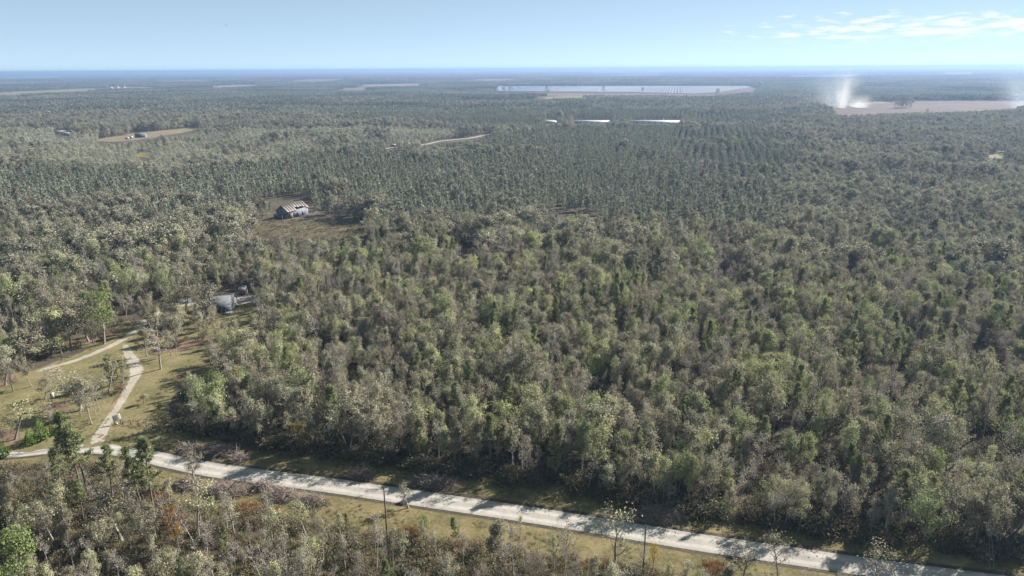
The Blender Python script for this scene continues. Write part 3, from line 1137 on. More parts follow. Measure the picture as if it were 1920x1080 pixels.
# foreground crowns stay below the road's near edge in the picture
road_px = P(np.c_[road_path, np.zeros(len(road_path))])
o_ = np.argsort(road_px[:, 0])
top_px = P(np.c_[cand, HT])
lim = np.interp(top_px[:, 0], road_px[o_, 0], road_px[o_, 1]) + 20
for i in np.where(fore & (top_px[:, 1] < lim))[0]:
    h = height_to(cand[i], lim[i] + r0.uniform(0, 30))
    if h < 1.3:
        KN[i] = ''
    elif h < 3.6:
        KN[i] = 'shrub'
        HT[i] = h
    else:
        HT[i] = h
ok = (KN != '') & clear_of_openings(cand, HT)
vis = (top_px[:, 0] > -60) & (top_px[:, 0] < 1980) & (top_px[:, 1] < 1110)
ok &= vis
ok &= r0.uniform(size=len(cand)) < np.interp(np.hypot(cand[:, 0], cand[:, 1]), [255, 345], [1.0, .12])
cand, KN, HT, fore = cand[ok], KN[ok], HT[ok], fore[ok]

LANDMARKS = [
    ((725, 1000), 'near the utility pole below the pale road'),
    ((1207, 1050), 'near the slim pole by the yellow sapling'),
    ((1160, 1050), 'near the forked oak overhanging the road'),
    ((520, 945), 'behind the grey brush piles'),
    ((290, 960), 'near the two tall pine trunks'),
    ((60, 960), 'in the scrub at the lower left corner'),
    ((150, 1060), 'along the bottom edge below the tall pines'),
    ((560, 1060), 'along the bottom edge left of the utility pole'),
    ((930, 1060), 'in the weedy strip right of the utility pole'),
    ((1500, 1075), 'in front of the road at bottom right'),
    ((80, 790), 'on the lawn beside the green cedars'),
    ((250, 740), 'beside the sandy path on the lawn'),
    ((120, 650), 'beside the sandy driveway'),
    ((400, 600), 'around the grey house'),
    ((430, 830), 'at the wood edge above the brush piles'),
    ((700, 870), 'at the wood edge above the utility pole'),
    ((960, 895), 'at the shaded wood edge in mid picture'),
    ((1250, 950), 'at the wood edge above the forked oak'),
    ((1560, 995), 'at the shaded wood edge at lower right'),
    ((1830, 1020), 'near the guy wires at lower right'),
    ((520, 720), 'in the wood right of the lawn'),
    ((800, 760), 'inside the wood above the brown thicket'),
    ((1100, 800), 'inside the wood below picture centre'),
    ((1400, 850), 'inside the pale wood above the road bend'),
    ((1700, 880), 'inside the dense wood at the right'),
    ((1850, 760), 'inside the wood near the right edge'),
    ((1600, 740), 'in the right-hand wood below the small orange crowns'),
    ((1300, 700), 'inside the wood right of picture centre'),
    ((1000, 660), 'near the bleached log in the middle of the wood'),
    ((720, 650), 'near the rounded light green crown in the wood'),
    ((560, 610), 'in the wood right of the brown shed'),
    ((1480, 590), 'around the large light green crown'),
    ((1760, 620), 'around the golden tree in the right-hand wood'),
    ((250, 540), 'in the wood above the driveway'),
    ((60, 580), 'in the wood at the left edge above the driveway'),
    ((1200, 560), 'high in the wood under the plantation'),
    ((880, 540), 'near the leaning grey trunk in the upper wood'),
]
LM = np.array([G(*p)[:2] for p, _ in LANDMARKS])
FACE = {
    'oak': ('oak_tree', 'leafy broad oak', 'tree'), 'slender': ('slender_tree', 'slender upright thin-leaved tree', 'tree'),
    'stripped': ('bare_tree', 'nearly bare grey-branched tree', 'tree'), 'pine': ('pine_tree', 'straight green pine', 'pine tree'),
    'light': ('light_green_tree', 'light yellow-green leafy tree', 'tree'),
    'young_pine': ('young_pine', 'young green pine', 'pine tree'), 'shrub': ('shrub', 'low leafy shrub', 'shrub'),
}


def size_word(k, h):
    if k == 'shrub':
        return 'small' if h < 2.2 else 'large'
    return 'short' if h < 7.6 else ('tall' if h > 9.8 else 'medium-sized')


def tree(kindname, i, loc, H, rz, name, label, cat, group=None, lean=(0, 0), wide=1.0):
    tm, cm, _ = KIND[kindname][i % len(KIND[kindname])]
    h0 = {'pine': 12, 'young_pine': 8, 'shrub': 2.6, 'cedar': 6}.get(kindname, 10)
    s = H / h0
    e = empty(name, (loc[0], loc[1], 0), 0, label, cat, group)
    e.rotation_euler = (lean[0], lean[1], rz)
    e.scale = (s * wide, s * wide, s)
    obj('trunk' if kindname != 'shrub' else 'stems', tm, e)
    obj('crown' if kindname != 'shrub' else 'foliage', cm, e)
    return e


rest = {}
dist = np.hypot(cand[:, 0], cand[:, 1])
tot = {}
for kd in ('oak', 'slender', 'stripped', 'pine', 'young_pine', 'light', 'shrub'):
    ii = np.where(KN == kd)[0]
    ii = ii[np.argsort(dist[ii] / HT[ii] ** .5)]
    tot[kd] = len(ii)
    nm, words, cat = FACE[kd]
    for q, i in enumerate(ii[:300]):
        k = np.argmin(((LM - cand[i]) ** 2).sum(1))
        sw = size_word(kd, HT[i])
        tree(kd, int(r0.integers(0, 99)), cand[i], HT[i], r0.uniform(0, 6.28), nm, '%s %s %s' % (sw, words, LANDMARKS[k][1]), cat,
             '%s %ss %s' % (sw, words, LANDMARKS[k][1]), lean=tuple(r0.normal(size=2) * .06), wide=r0.uniform(.58, .98))
    rest[kd] = ii[300:]
print('near wood', tot)
LBL = {
    'oak': ('oak_wood', 'dense wood of leafy oaks filling the middle of the picture', 'wood'),
    'slender': ('slender_wood', 'thin upright trees mingled through the oak wood', 'wood'),
    'stripped': ('bare_wood', 'grey storm-stripped trees mingled through the oak wood', 'wood'),
    'pine': ('pine_wood', 'tall pines mingled through the oak wood', 'wood'),
    'young_pine': ('young_pine_wood', 'young pines mingled through the oak wood', 'wood'),
    'light': ('light_wood', 'light yellow-green trees mingled through the oak wood', 'wood'),
    'shrub': ('undergrowth', 'undergrowth of shrubs between the oaks', 'undergrowth'),
}


def scatter_kind(name, kd, pts, H, label, cat, lean=.05, wide=(.85, 1.15), r=r0):
    if len(pts) == 0:
        return
    h0 = {'pine': 12, 'young_pine': 8, 'shrub': 2.6, 'cedar': 6, 'mid_pine': 9, 'mid_young': 7, 'mid_red': 9, 'mid_yellow': 8}.get(kd, 10)
    n = len(pts)
    s = H / h0
    w = r.uniform(*wide, n)
    rot = np.c_[r.normal(size=(n, 2)) * lean, r.uniform(0, 6.283, n)]
    scatter(name, [m[2] for m in KIND[kd]], np.c_[pts[:, :2], np.zeros(n)], rot, np.c_[s * w, s * w, s], r.integers(0, len(KIND[kd]), n), label, cat)


for kd, ii in rest.items():
    if len(ii):
        a, b, c = LBL[kd]
        scatter_kind(a, kd, cand[ii], HT[ii], b, c, wide=(.55, 1.0))
# understorey under the main wood
us = jitter_grid(-300, 300, 95, 335, 2.9, .5, r0)
us = us[(np.abs(us[:, 0]) < .8 * us[:, 1] + 18)]
uo = road_offset(us)
up_ = P(np.c_[us, np.zeros(len(us))])
m_ = (uo > np.interp(up_[:, 0], [0, 300, 700, 1000, 1400, 1900], [9, 14, 13, 12, 10, 9])) & ~inside(up_, YARD) & (r0.uniform(size=len(us)) < .75)
us = us[m_]
uh = r0.uniform(.8, 2.8, len(us))
m_ = clear_of_openings(us, uh)
scatter_kind('understorey', 'shrub', us[m_], uh[m_], 'dark shrubby understorey on the floor of the oak wood', 'undergrowth')

# ------------------------------------------------------------------ middle distance 330 m - 1250 m
ROW = math.radians(15.5)
cr, sr = math.cos(ROW), math.sin(ROW)


def mid_zone(px):
    """0 oak, 1 plantation pine, 2 pale young trees, by place in the picture (canopy level)"""
    w_x = 55 * (noise2(px[:, 0], px[:, 1], 60, 91) - .5) + 30 * (noise2(px[:, 0], px[:, 1], 17, 92) - .5)
    w_y = 16 * (noise2(px[:, 0], px[:, 1], 50, 93) - .5) + 10 * (noise2(px[:, 0], px[:, 1], 14, 94) - .5)
    px = px + np.c_[w_x, w_y * np.clip((px[:, 1] - 180) / 120, .2, 1)]
    z = np.zeros(len(px), int)
    pinez = [(-80, 305), (300, 318), (560, 290), (720, 268), (800, 278), (925, 256), (1010, 236), (1290, 232), (1500, 246), (1500, 300), (1420, 345), (1480, 420), (1100, 430), (760, 400), (600, 372), (470, 392), (200, 400), (-80, 380)]
    z[inside(px, pinez)] = 1
    for poly in ([(-80, 232), (330, 242), (560, 235), (860, 236), (915, 250), (800, 272), (700, 268), (560, 288), (300, 312), (-80, 300)],):
        z[inside(px, poly)] = 2
    z[inside(px, [(430, 195), (900, 205), (1500, 205), (1490, 226), (900, 232), (700, 222)])] = 1
    return z


# rows: plantation grid along the planting direction
a_ = np.arange(-1100, 1100, 7.2)
b_ = np.arange(200, 1700, 2.7)
ga, gb = np.meshgrid(a_, b_)
ga, gb = ga.ravel(), gb.ravel()
ga = ga + r0.normal(size=ga.size) * .75
gb = gb + r0.uniform(-.9, .9, gb.size)
pl = np.stack([ga * cr + gb * sr, -ga * sr + gb * cr], 1)
pl = pl[(np.hypot(pl[:, 0], pl[:, 1]) > r0.uniform(275, 350, len(pl))) & (pl[:, 1] < 1300) & (np.abs(pl[:, 0]) < .78 * pl[:, 1] + 20)]
ph = r0.uniform(6.6, 11.2, len(pl)) * (.9 + .2 * noise2(pl[:, 0], pl[:, 1], 60, 3))
mp = P(np.c_[pl, ph * .7])
k = (mid_zone(mp) == 1) & (noise2(pl[:, 0], pl[:, 1], 30, 21) < .86) & (r0.uniform(size=len(pl)) < .85)
# rows show clearest on the right, elsewhere the stand is ragged
ragged = (mp[:, 0] < 1150) | (mp[:, 1] > 330)
pl[ragged] += r0.uniform(-2.2, 2.2, (ragged.sum(), 2))
k &= clear_of_openings(pl, ph)
scatter_kind('pine_plantation', 'mid_pine', pl[k], ph[k], 'blue-green pine plantation spreading to the white farm sheds', 'plantation', .03)
print('plantation', k.sum())

mo = jitter_grid(-1050, 1050, 225, 1320, 5.0, .48, r0)
mo = mo[np.abs(mo[:, 0]) < .78 * mo[:, 1] + 20]
mo = mo[np.hypot(mo[:, 0], mo[:, 1]) > r0.uniform(255, 350, len(mo))]
mh = r0.uniform(5.5, 12.5, len(mo)) * (.7 + .6 * noise2(mo[:, 0], mo[:, 1], 38, 13))
mp = P(np.c_[mo, mh * .7])
z = mid_zone(mp)
uu = r0.uniform(size=len(mo))
okm = clear_of_openings(mo, mh)
in_pine = noise2(mo[:, 0], mo[:, 1], 38, 31)
okm &= ~inside(P(np.c_[mo, np.zeros(len(mo))]), YARD)
k0 = okm & (noise2(mo[:, 0], mo[:, 1], 17, 61) > .2) & ((z == 0) | ((z == 1) & (in_pine > .80)) | ((z == 2) & (in_pine > .72) & (uu < .6)))
scatter_kind('far_oak_wood', 'mid_oak', mo[k0], mh[k0], 'grey-green oak wood behind the nearer trees', 'wood', wide=(.7, 1.4))
k2 = okm & (z == 2) & ~k0
scatter_kind('young_wood', 'mid_young', mo[k2], mh[k2] * .75, 'pale stand of young thin trees at the left', 'wood', wide=(.9, 1.3))
kr = okm & (z == 1) & (mp[:, 0] < 760) & (mp[:, 1] > 300) & (noise2(mo[:, 0], mo[:, 1], 20, 77) > .78) & (uu < .2)
scatter_kind('dying_pines', 'mid_red', mo[kr], mh[kr], 'russet dying trees dotted through the left pine stand', 'trees')
print('mid oak', k0.sum(), 'young', k2.sum(), 'red', kr.sum())

# ------------------------------------------------------------------ far forest in patches


def patch(seed, size, n, h, rad, q, leaf_s, rows=False):
    r = np.random.default_rng(seed)
    g = Geo()
    xy = r.uniform(-size / 2, size / 2, (n, 2))
    hh = h * r.uniform(.6, 1.2, n)
    c = np.repeat(np.c_[xy, hh * .6], q, 0)
    d = r.normal(size=c.shape)
    d /= np.linalg.norm(d, axis=1)[:, None]
    c = c + d * np.stack([np.repeat(rad * r.uniform(.6, 1.3, n), q)] * 2 + [np.repeat(hh * .42, q)], 1) * r.uniform(.5, 1, (len(c), 1))
    leaf_quads(g, c, leaf_s, r, tone=np.clip(np.repeat(r.uniform(0, .6, n), q) + r.uniform(0, .4, len(c)), 0, 1), aspect=.9)
    return g


leaf_mat('far_canopy', [(0.0, (0.066, 0.079, 0.063)), (.3, (0.112, 0.121, 0.091)), (.55, (0.153, 0.152, 0.114)), (.8, (0.200, 0.189, 0.149)), (1, (0.233, 0.214, 0.167))], noise_size=330, spread=.35)
leaf_mat('far_pine_canopy', [(0.0, (0.119, 0.133, 0.093)), (1, (0.175, 0.185, 0.123))], noise_size=260)
pm = [patch(400 + i, 64, 150, 11, 3.0, 20, 2.3).mesh('forest_patch', ['far_canopy']) for i in range(5)]
pp = [patch(420 + i, 64, 260, 10, 1.9, 13, 2.0).mesh('pine_patch', ['far_pine_canopy']) for i in range(3)]
pf = [patch(440 + i, 270, 900, 13, 5.0, 13, 5.5).mesh('forest_patch', ['far_canopy']) for i in range(5)]

ft = jitter_grid(-3400, 3400, 1290, 4300, 56, .2, r0)
ft = ft[(np.abs(ft[:, 0]) < .78 * ft[:, 1] + 60)]
FAR_OPEN = OPEN


def tile_clear(xy, half, h):
    ok = np.ones(len(xy), bool)
    for dx in (-half, 0, half):
        for dy in (-half, 0, half):
            q = xy + np.array([dx, dy])
            for f in (0., .5, 1.):
                s = P(np.c_[q, np.full(len(q), f * h)])
                for poly in FAR_OPEN:
                    ok &= ~inside(s, poly)
    return ok


kk = tile_clear(ft, 30, 10)
ft = ft[kk]
fz = mid_zone(P(np.c_[ft, np.full(len(ft), 7)]))
fn = noise2(ft[:, 0], ft[:, 1], 420, 51)
isp = (fz == 1) | (fn > .68)
nn = len(ft)
idx = np.where(isp, 5 + r0.integers(0, 3, nn), r0.integers(0, 5, nn))
sc_ = r0.uniform(.95, 1.1, nn)
hsc = np.where(isp, .95, 1.0) * (.75 + .6 * noise2(ft[:, 0], ft[:, 1], 170, 8))
scatter('distant_forest', pm + pp, np.c_[ft, np.zeros(nn)], np.c_[np.zeros((nn, 2)), r0.uniform(0, 6.28, nn)], np.c_[sc_, sc_, hsc], idx,
        'distant forest of oak and pine reaching past the solar field', 'forest')
# same patches fill the gaps along field edges with smaller tiles
fu = jitter_grid(-34000, 34000, 4250, 34000, 250, .25, r0)
fu = fu[np.abs(fu[:, 0]) < .78 * fu[:, 1] + 200]
kk = tile_clear(fu, 120, 11)
fu = fu[kk]
nn = len(fu)
keep = noise2(fu[:, 0], fu[:, 1], 1600, 15) < .9
fu = fu[keep]
nn = len(fu)
hsc = .7 + .8 * noise2(fu[:, 0], fu[:, 1], 900, 4)
scatter('horizon_forest', pf, np.c_[fu, np.zeros(nn)], np.c_[np.zeros((nn, 2)), r0.uniform(0, 6.28, nn)], np.c_[np.ones(nn), np.ones(nn), hsc], r0.integers(0, 5, nn),
        'hazy blue forest running out to the horizon', 'forest')
print('far tiles', len(ft), len(fu))
# ------------------------------------------------------------------ singled-out trees
r1 = np.random.default_rng(23)
SPECIAL = [
    # kind, base pixel, top row, name, label, category, wide
    ('lime', (195, 645), 545, 'lime_tree', 'large bright lime-green tree beside the sandy driveway', 'tree', 1.0),
    ('oak', (98, 663), 578, 'oak_tree', 'dark grey-green oak at the shaded left end of the driveway row', 'tree', 1.3),
    ('oak', (133, 656), 575, 'oak_tree', 'middle oak of the shady row above the driveway', 'tree', 1.25),
    ('oak', (166, 640), 562, 'oak_tree', 'oak just left of the bright lime-green tree', 'tree', 1.2),
    ('stripped', (301, 692), 600, 'bare_tree', 'big bare grey tree beside the sandy patch on the lawn', 'tree', 1.3),
    ('oak', (275, 668), 612, 'oak_tree', 'pale green tree at the right bend of the driveway', 'tree', .9),
    ('oak', (48, 684), 622, 'oak_tree', 'round dark evergreen oak on the left lawn edge', 'tree', 1.5),
    ('open_oak', (10, 722), 648, 'oak_tree', 'grey-green oak cut by the left edge above the lawn', 'tree', 1.3),
    ('stripped', (156, 768), 690, 'bare_tree', 'wide grey bushy tree in the middle of the lawn', 'tree', 1.7),
    ('oak', (150, 770), 712, 'oak_tree', 'low grey-green oak behind the bare tree on the lawn', 'tree', 1.9),
    ('open_oak', (203, 738), 665, 'oak_tree', 'leafy oak left of the sandy path', 'tree', 1.2),
    ('young_pine', (215, 722), 664, 'young_pine', 'green young pine left of the sandy path', 'pine tree', 1.1),
    ('oak', (85, 748), 712, 'oak_tree', 'low spreading oak beside the lamp post', 'tree', 1.8),
    ('cedar', (58, 833), 802, 'cedar', 'small pointed green cedar in front of the row of cedars', 'cedar', 1.0),
    ('cedar', (79, 824), 784, 'cedar', 'broad yellow-green cedar in the middle of the cedar row', 'cedar', 1.1),
    ('cedar', (99, 816), 793, 'cedar', 'dark cedar at the right end of the cedar row', 'cedar', .9),
    ('cedar', (8, 856), 825, 'cedar', 'green cedar cut by the left edge of the picture', 'cedar', 1.1),
    ('stripped', (121, 837), 762, 'bare_tree', 'pale bare tree with raised branches before the junction', 'tree', .8),
    ('open_oak', (28, 824), 748, 'oak_tree', 'tall grey-green tree left of the cedars', 'tree', 1.3),
    ('oak', (270, 757), 738, 'small_tree', 'small round umbrella-shaped tree alone on the lawn', 'tree', 1.7),
    ('stripped', (197, 757), 738, 'small_tree', 'little crooked tree at the bend of the sandy path', 'tree', 1.4),
    ('slender', (395, 684), 640, 'slender_tree', 'slim grey tree on the lawn right of the bare tree', 'tree', 1.2),
    ('stripped', (406, 676), 628, 'bare_tree', 'bare tree on the lawn before the grey house', 'tree', 1.2),
    ('slender', (389, 602), 528, 'slender_tree', 'forked pale-green tree in front of the grey house', 'tree', 1.5),
    ('slender', (399, 600), 522, 'slender_tree', 'tall pale-green tree right in front of the grey house', 'tree', 1.4),
    ('slender', (440, 588), 548, 'slender_tree', 'thin dark-stemmed tree on the yellow house lawn', 'tree', .6),
    ('oak', (345, 600), 520, 'oak_tree', 'leafy tree beside the small grey carport', 'tree', 1.0),
    ('pine', (158, 935), 770, 'pine_tree', 'tallest pine in front of the road junction', 'pine tree', .9),
    ('pine', (168, 941), 792, 'pine_tree', 'pine just right of the tallest pine by the junction', 'pine tree', .95),
    ('pine', (273, 973), 832, 'pine_tree', 'left of the two tall straight pines before the road', 'pine tree', .75),
    ('pine', (291, 976), 812, 'pine_tree', 'right of the two tall straight pines before the road', 'pine tree', .85),
    ('pine', (212, 935), 838, 'pine_tree', 'bushy pine between the two pairs of tall pines', 'pine tree', 1.1),
    ('pine', (120, 930), 836, 'pine_tree', 'bushy pine left of the tallest pine', 'pine tree', 1.1),
    ('slender', (238, 925), 832, 'slender_tree', 'thin dead-looking trunk between the tall pines', 'tree', .5),
    ('open_oak', (228, 1014), 905, 'oak_tree', 'broad grey-green tree below the tall pines', 'tree', 1.25),
    ('open_oak', (372, 1006), 898, 'oak_tree', 'silvery grey tree beside the orange sapling', 'tree', 1.0),
    ('orange', (338, 1040), 945, 'orange_tree', 'orange autumn tree in the scrub before the brush piles', 'tree', .6),
    ('lime', (50, 1125), 985, 'green_tree', 'bright green crown at the bottom left corner', 'tree', .9),
    ('open_oak', (-10, 990), 900, 'oak_tree', 'yellow-green tree at the left edge below the junction', 'tree', 1.2),
    ('open_oak', (1155, 1066), 938, 'oak_tree', 'dark forked oak whose crown overhangs the road', 'tree', 1.05),
    ('open_oak', (1060, 1066), 972, 'oak_tree', 'split-trunked oak left of the forked oak', 'tree', .8),
    ('yellow', (1224, 1070), 1018, 'yellow_sapling', 'small golden-yellow sapling beside the slim pole', 'tree', .8),
    ('open_oak', (1395, 1084), 1018, 'oak_tree', 'bushy olive tree against the road, left of a pair', 'tree', 1.3),
    ('open_oak', (1458, 1092), 1004, 'oak_tree', 'bushy olive tree against the road, right of a pair', 'tree', 1.0),
    ('open_oak', (1648, 1105), 1028, 'oak_tree', 'olive tree hiding the right end of the road', 'tree', 1.4),
    ('slender', (366, 905), 846, 'slender_tree', 'sparse young tree in front of the upper brush piles', 'tree', 1.3),
    ('slender', (766, 952), 904, 'slender_tree', 'sparse sapling beside the near road edge by the pole', 'tree', 1.4),
    ('lime', (795, 1010), 965, 'green_tree', 'bright green bush right of the utility pole', 'tree', 1.0),
    ('slender', (975, 1010), 962, 'slender_tree', 'small dark leaning tree on the near verge', 'tree', .9),
]
for kd, b, top, nm, lb, ct, wd in SPECIAL:
    g = G(*b)
    H = height_to(g, top)
    tree(kd, int(r1.integers(0, 99)), g, H, r1.uniform(0, 6.28), nm, lb, ct, lean=tuple(r1.normal(size=2) * .03), wide=wd)
# coloured crowns seen inside the wood: pixel of the crown, level of its middle
CROWNS = [
    ('yellow', (561, 806), 5.0, 6.5, 'yellow_tree', 'yellowish tree at the wood edge above the road'),
    ('yellow', (440, 708), 6, 7.5, 'yellow_tree', 'yellow tree at the left edge of the wood'),
    ('red', (474, 712), 6, 7.5, 'red_tree', 'pinkish-red tree next to the yellow one at the wood edge'),
    ('lime', (398, 715), 6.5, 8.5, 'green_tree', 'fresh green crown at the left corner of the wood'),
    ('lime', (818, 690), 6, 8.5, 'green_tree', 'fresh green upright crown left of picture centre'),
    ('lime', (1075, 790), 6, 8.5, 'green_tree', 'fresh green pointed crown below picture centre'),
    ('yellow', (1778, 636), 6, 6.0, 'yellow_tree', 'golden tree high in the right-hand wood'),
    ('orange', (1722, 658), 6, 6.0, 'orange_tree', 'small orange crown left of the golden tree'),
    ('orange', (1794, 722), 6, 6.0, 'orange_tree', 'small orange crown below the golden tree'),
    ('lime', (1480, 556), 8, 11, 'green_tree', 'large light green crown in the right-hand wood'),
    ('lime', (1640, 560), 8, 10, 'green_tree', 'light green crown right of the largest light crown'),
    ('lime', (1780, 575), 8, 11, 'green_tree', 'light green crown near the right edge of the wood'),
    ('lime', (1120, 492), 8, 11, 'green_tree', 'light green crown at the top of the near wood'),
    ('lime', (1000, 500), 8, 10, 'green_tree', 'light green crown left of the topmost light crown'),
    ('lime', (770, 605), 7, 10, 'green_tree', 'light green rounded crown in the middle-left wood'),
    ('red', (735, 805), 4, 6, 'red_tree', 'reddish tree deep in the wood above the road'),
    ('red', (555, 628), 6, 7, 'red_tree', 'reddish tree right of the house lawn'),
    ('lime', (1745, 870), 6, 9, 'green_tree', 'yellow-green cedar-like crown above the right road edge'),
    ('mid_lime', (1380, 275), 6, 10, 'green_tree', 'vivid yellow-green tree in front of the pine rows'),
    ('mid_lime', (1075, 312), 6, 9, 'green_tree', 'yellow-green tree in the middle of the plantation'),
    ('mid_lime', (1102, 376), 6, 9, 'green_tree', 'yellow-green tree low in the plantation'),
    ('mid_yellow', (1420, 282), 5, 8, 'green_tree', 'dull yellow tree right of the vivid yellow-green tree'),
]
for kd, b, zc, H, nm, lb in CROWNS:
    g = G(b[0], b[1], zc)
    if kd.startswith('mid'):
        H *= 10 / {'mid_yellow': 8}.get(kd, 10)
    tree(kd, int(r1.integers(0, 99)), g, H * 1.1, r1.uniform(0, 6.28), nm, lb, 'tree', wide=1.1)
LONE = [((956, 172), 161, 'lone tree left of all trees before the solar field'), ((1026, 176), 161, 'broad tree standing before the middle of the solar field'),
        ((1131, 173), 161, 'round dark tree against the shining solar field'), ((1205, 173), 163, 'small dark tree near the poles at the solar field'),
        ((1345, 180), 165, 'tree at the right end of the solar field'), ((1738, 214), 204, 'dark round tree at the near edge of the burnt field')]
for (b, top, lb) in LONE:
    g = G(*b)
    tree('mid_oak', int(r1.integers(0, 99)), g, height_to(g, top), r1.uniform(0, 6.28), 'lone_tree', lb, 'tree', wide=1.2)
for i, (x, t) in enumerate([(1678, 189), (1683, 186), (1688, 187), (1693, 182), (1698, 181), (1703, 181), (1707, 184), (1690, 184)]):
    g = G(x, 203.5 - (i % 3))
    tree('mid_oak', i, g, height_to(g, t), i * 1.1, 'copse_tree', 'tree of the small copse standing on the burnt field', 'tree', 'copse on the burnt field', wide=1.0)

# ------------------------------------------------------------------ brush piles
plain_mat('brush_twig', (.15, .115, .10), (.26, .215, .195), 1.5)


def brush_mesh(seed, L, Wd, Hh, n=420):
    r = np.random.default_rng(seed)
    g = Geo()
    for i in range(n):
        a, q = r.uniform(0, 6.283), math.sqrt(r.uniform(0, 1))
        x, y = math.cos(a) * q, math.sin(a) * q
        z = Hh * (1 - q * q) ** .6 * r.uniform(.15, 1.05) + .05
        d = unit(np.array([r.normal(), r.normal() * .6, r.normal() * .38]))
        l_ = r.uniform(.8, 2.6)
        p = curve((x * L / 2, y * Wd / 2, z), d, l_, (0, 0, -.1), 3, r, .22)
        p[:, 2] = np.maximum(p[:, 2], .03)
        tube(g, p, np.linspace(r.uniform(.02, .05), .012, 4), 3)
    return g.mesh('twigs', ['brush_twig'])


PILES = [((358, 846), 42, 'brush pile at the left end beyond the road'), ((413, 850), 48, 'wide brush pile beyond the road, second from the junction'),
         ((448, 862), 30, 'small dark brush pile at the far road edge'), ((356, 912), 45, 'pale brush pile left of the row before the road'),
         ((424, 923), 80, 'longest grey brush pile before the road'), ((493, 916), 34, 'small dark brush pile at the near road edge'),
         ((527, 933), 60, 'grey brush pile right of the longest one'), ((584, 943), 55, 'dark brush pile at the right end of the near row'),
         ((684, 892), 40, 'low brush heap beyond the road left of the utility pole'), ((800, 906), 60, 'brown brush heap beyond the road in mid picture'),
         ((836, 912), 42, 'brown brush heap at the right of the mid-picture pair'), ((1240, 968), 80, 'shaded branch heap beyond the road behind the forked oak'),
         ((250, 955), 34, 'branch heap on the ground between the tall pines')]
plain_mat('pile_log', (.12, .09, .075), (.22, .18, .16), 2)
for i, (b, w, lb) in enumerate(PILES):
    g = G(*b)
    s = np.linalg.norm(g - np.array([0, 0, 80])) / FPX
    Lm = w * s
    e = empty('brush_pile', (g[0], g[1], 0), r1.uniform(-.35, .05), lb, 'brush pile')
    tw = obj('twigs', brush_mesh(500 + i, Lm, min(4.5, Lm * .55), min(2.2, .9 + Lm * .13), int(160 + 55 * Lm)), e)
    tw['kind'] = 'stuff'
    for q in range(3):
        gg = Geo()
        x = (q - 1) * Lm * .25
        tube(gg, curve((x, r1.normal() * .5, .35), (r1.normal(), r1.normal() * .5, .2), Lm * .4, (0, 0, 0), 3, r1, .08), [.13, .12, .10, .07], 6)
        obj('branch', gg.mesh('branch', ['pile_log']), e)
# fallen trunks
LOGS = [((283, 986), (330, 958), 'dark fallen trunk below the two tall pines', 'pine_bark', .22), ((285, 976), (322, 980), 'second dark fallen trunk crossing the first', 'pine_bark', .17),
        ((1186, 868), (1222, 880), 'pale fallen log in the wood above the forked oak', 'pale_bark', .2), ((36, 1012), (100, 1004), 'long fallen trunk at lower left', 'pine_bark', .2),
        ((652, 1035), (676, 1020), 'short pale log left of the utility pole', 'pale_bark', .16), ((975, 632), (1000, 640), 'bleached log high in the middle of the wood', 'pale_bark', .25),
        ((1115, 1078), (1140, 1074), 'pale log before the forked oak', 'pale_bark', .14), ((845, 545), (885, 542), 'leaning grey trunk in the upper wood', 'pale_bark', .25)]
for i, (a, b, lb, mt, rr) in enumerate(LOGS):
    z0 = .25 if a[1] > 900 else 4.5
    A, B = G(*a, z0), G(*b, z0 + .4)
    c = Geo()
    p = np.array([A + (B - A) * t + np.array([0, 0, .1 * math.sin(t * 9)]) for t in np.linspace(0, 1, 6)]) - A
    p[:, 2] += z0
    if z0 > 1:                      # hung up: the butt still stands on the ground
        p = np.vstack([[p[0] - unit(p[-1] - p[0]) * 4.0 * np.array([1, 1, 0]) - np.array([0, 0, z0 + .2])], p])
    tube(c, p, np.linspace(rr, rr * .55, len(p)), 7)
    e = empty('fallen_tree', (A[0], A[1], 0), 0, lb, 'fallen tree')
    obj('log', c.mesh('log', [mt], True), e)
    for q in range(3):
        c2 = Geo()
        k = len(p) - 1 - q
        tube(c2, curve(p[k], r1.normal(size=3) + np.array([0, 0, .9]), 1.6, (0, 0, .2), 3, r1, .15), [rr * .35, rr * .28, rr * .2, .02], 4)
        obj('branch', c2.mesh('branch', [mt]), e)

# ------------------------------------------------------------------ weeds and dry grass (ground cover)


def tuft(seed, n, H, R, w):
    r = np.random.default_rng(seed)
    g = Geo()
    c = np.c_[r.normal(size=(n, 2)) * R, np.zeros(n)]
    d = np.c_[r.normal(size=(n, 2)) * .45, np.ones(n)]
    d /= np.linalg.norm(d, axis=1)[:, None]
    s = np.cross(d, r.normal(size=(n, 3)))
    s /= np.linalg.norm(s, axis=1)[:, None]
    h = H * r.uniform(.5, 1.2, (n, 1))
    V = np.stack([c - s * w, c + s * w, c + d * h + s * w * .4, c + d * h - s * w * .4], 1).reshape(-1, 3)
    g.add(V, np.arange(len(V)).reshape(-1, 4), r.uniform(0, 1, n))
    return g


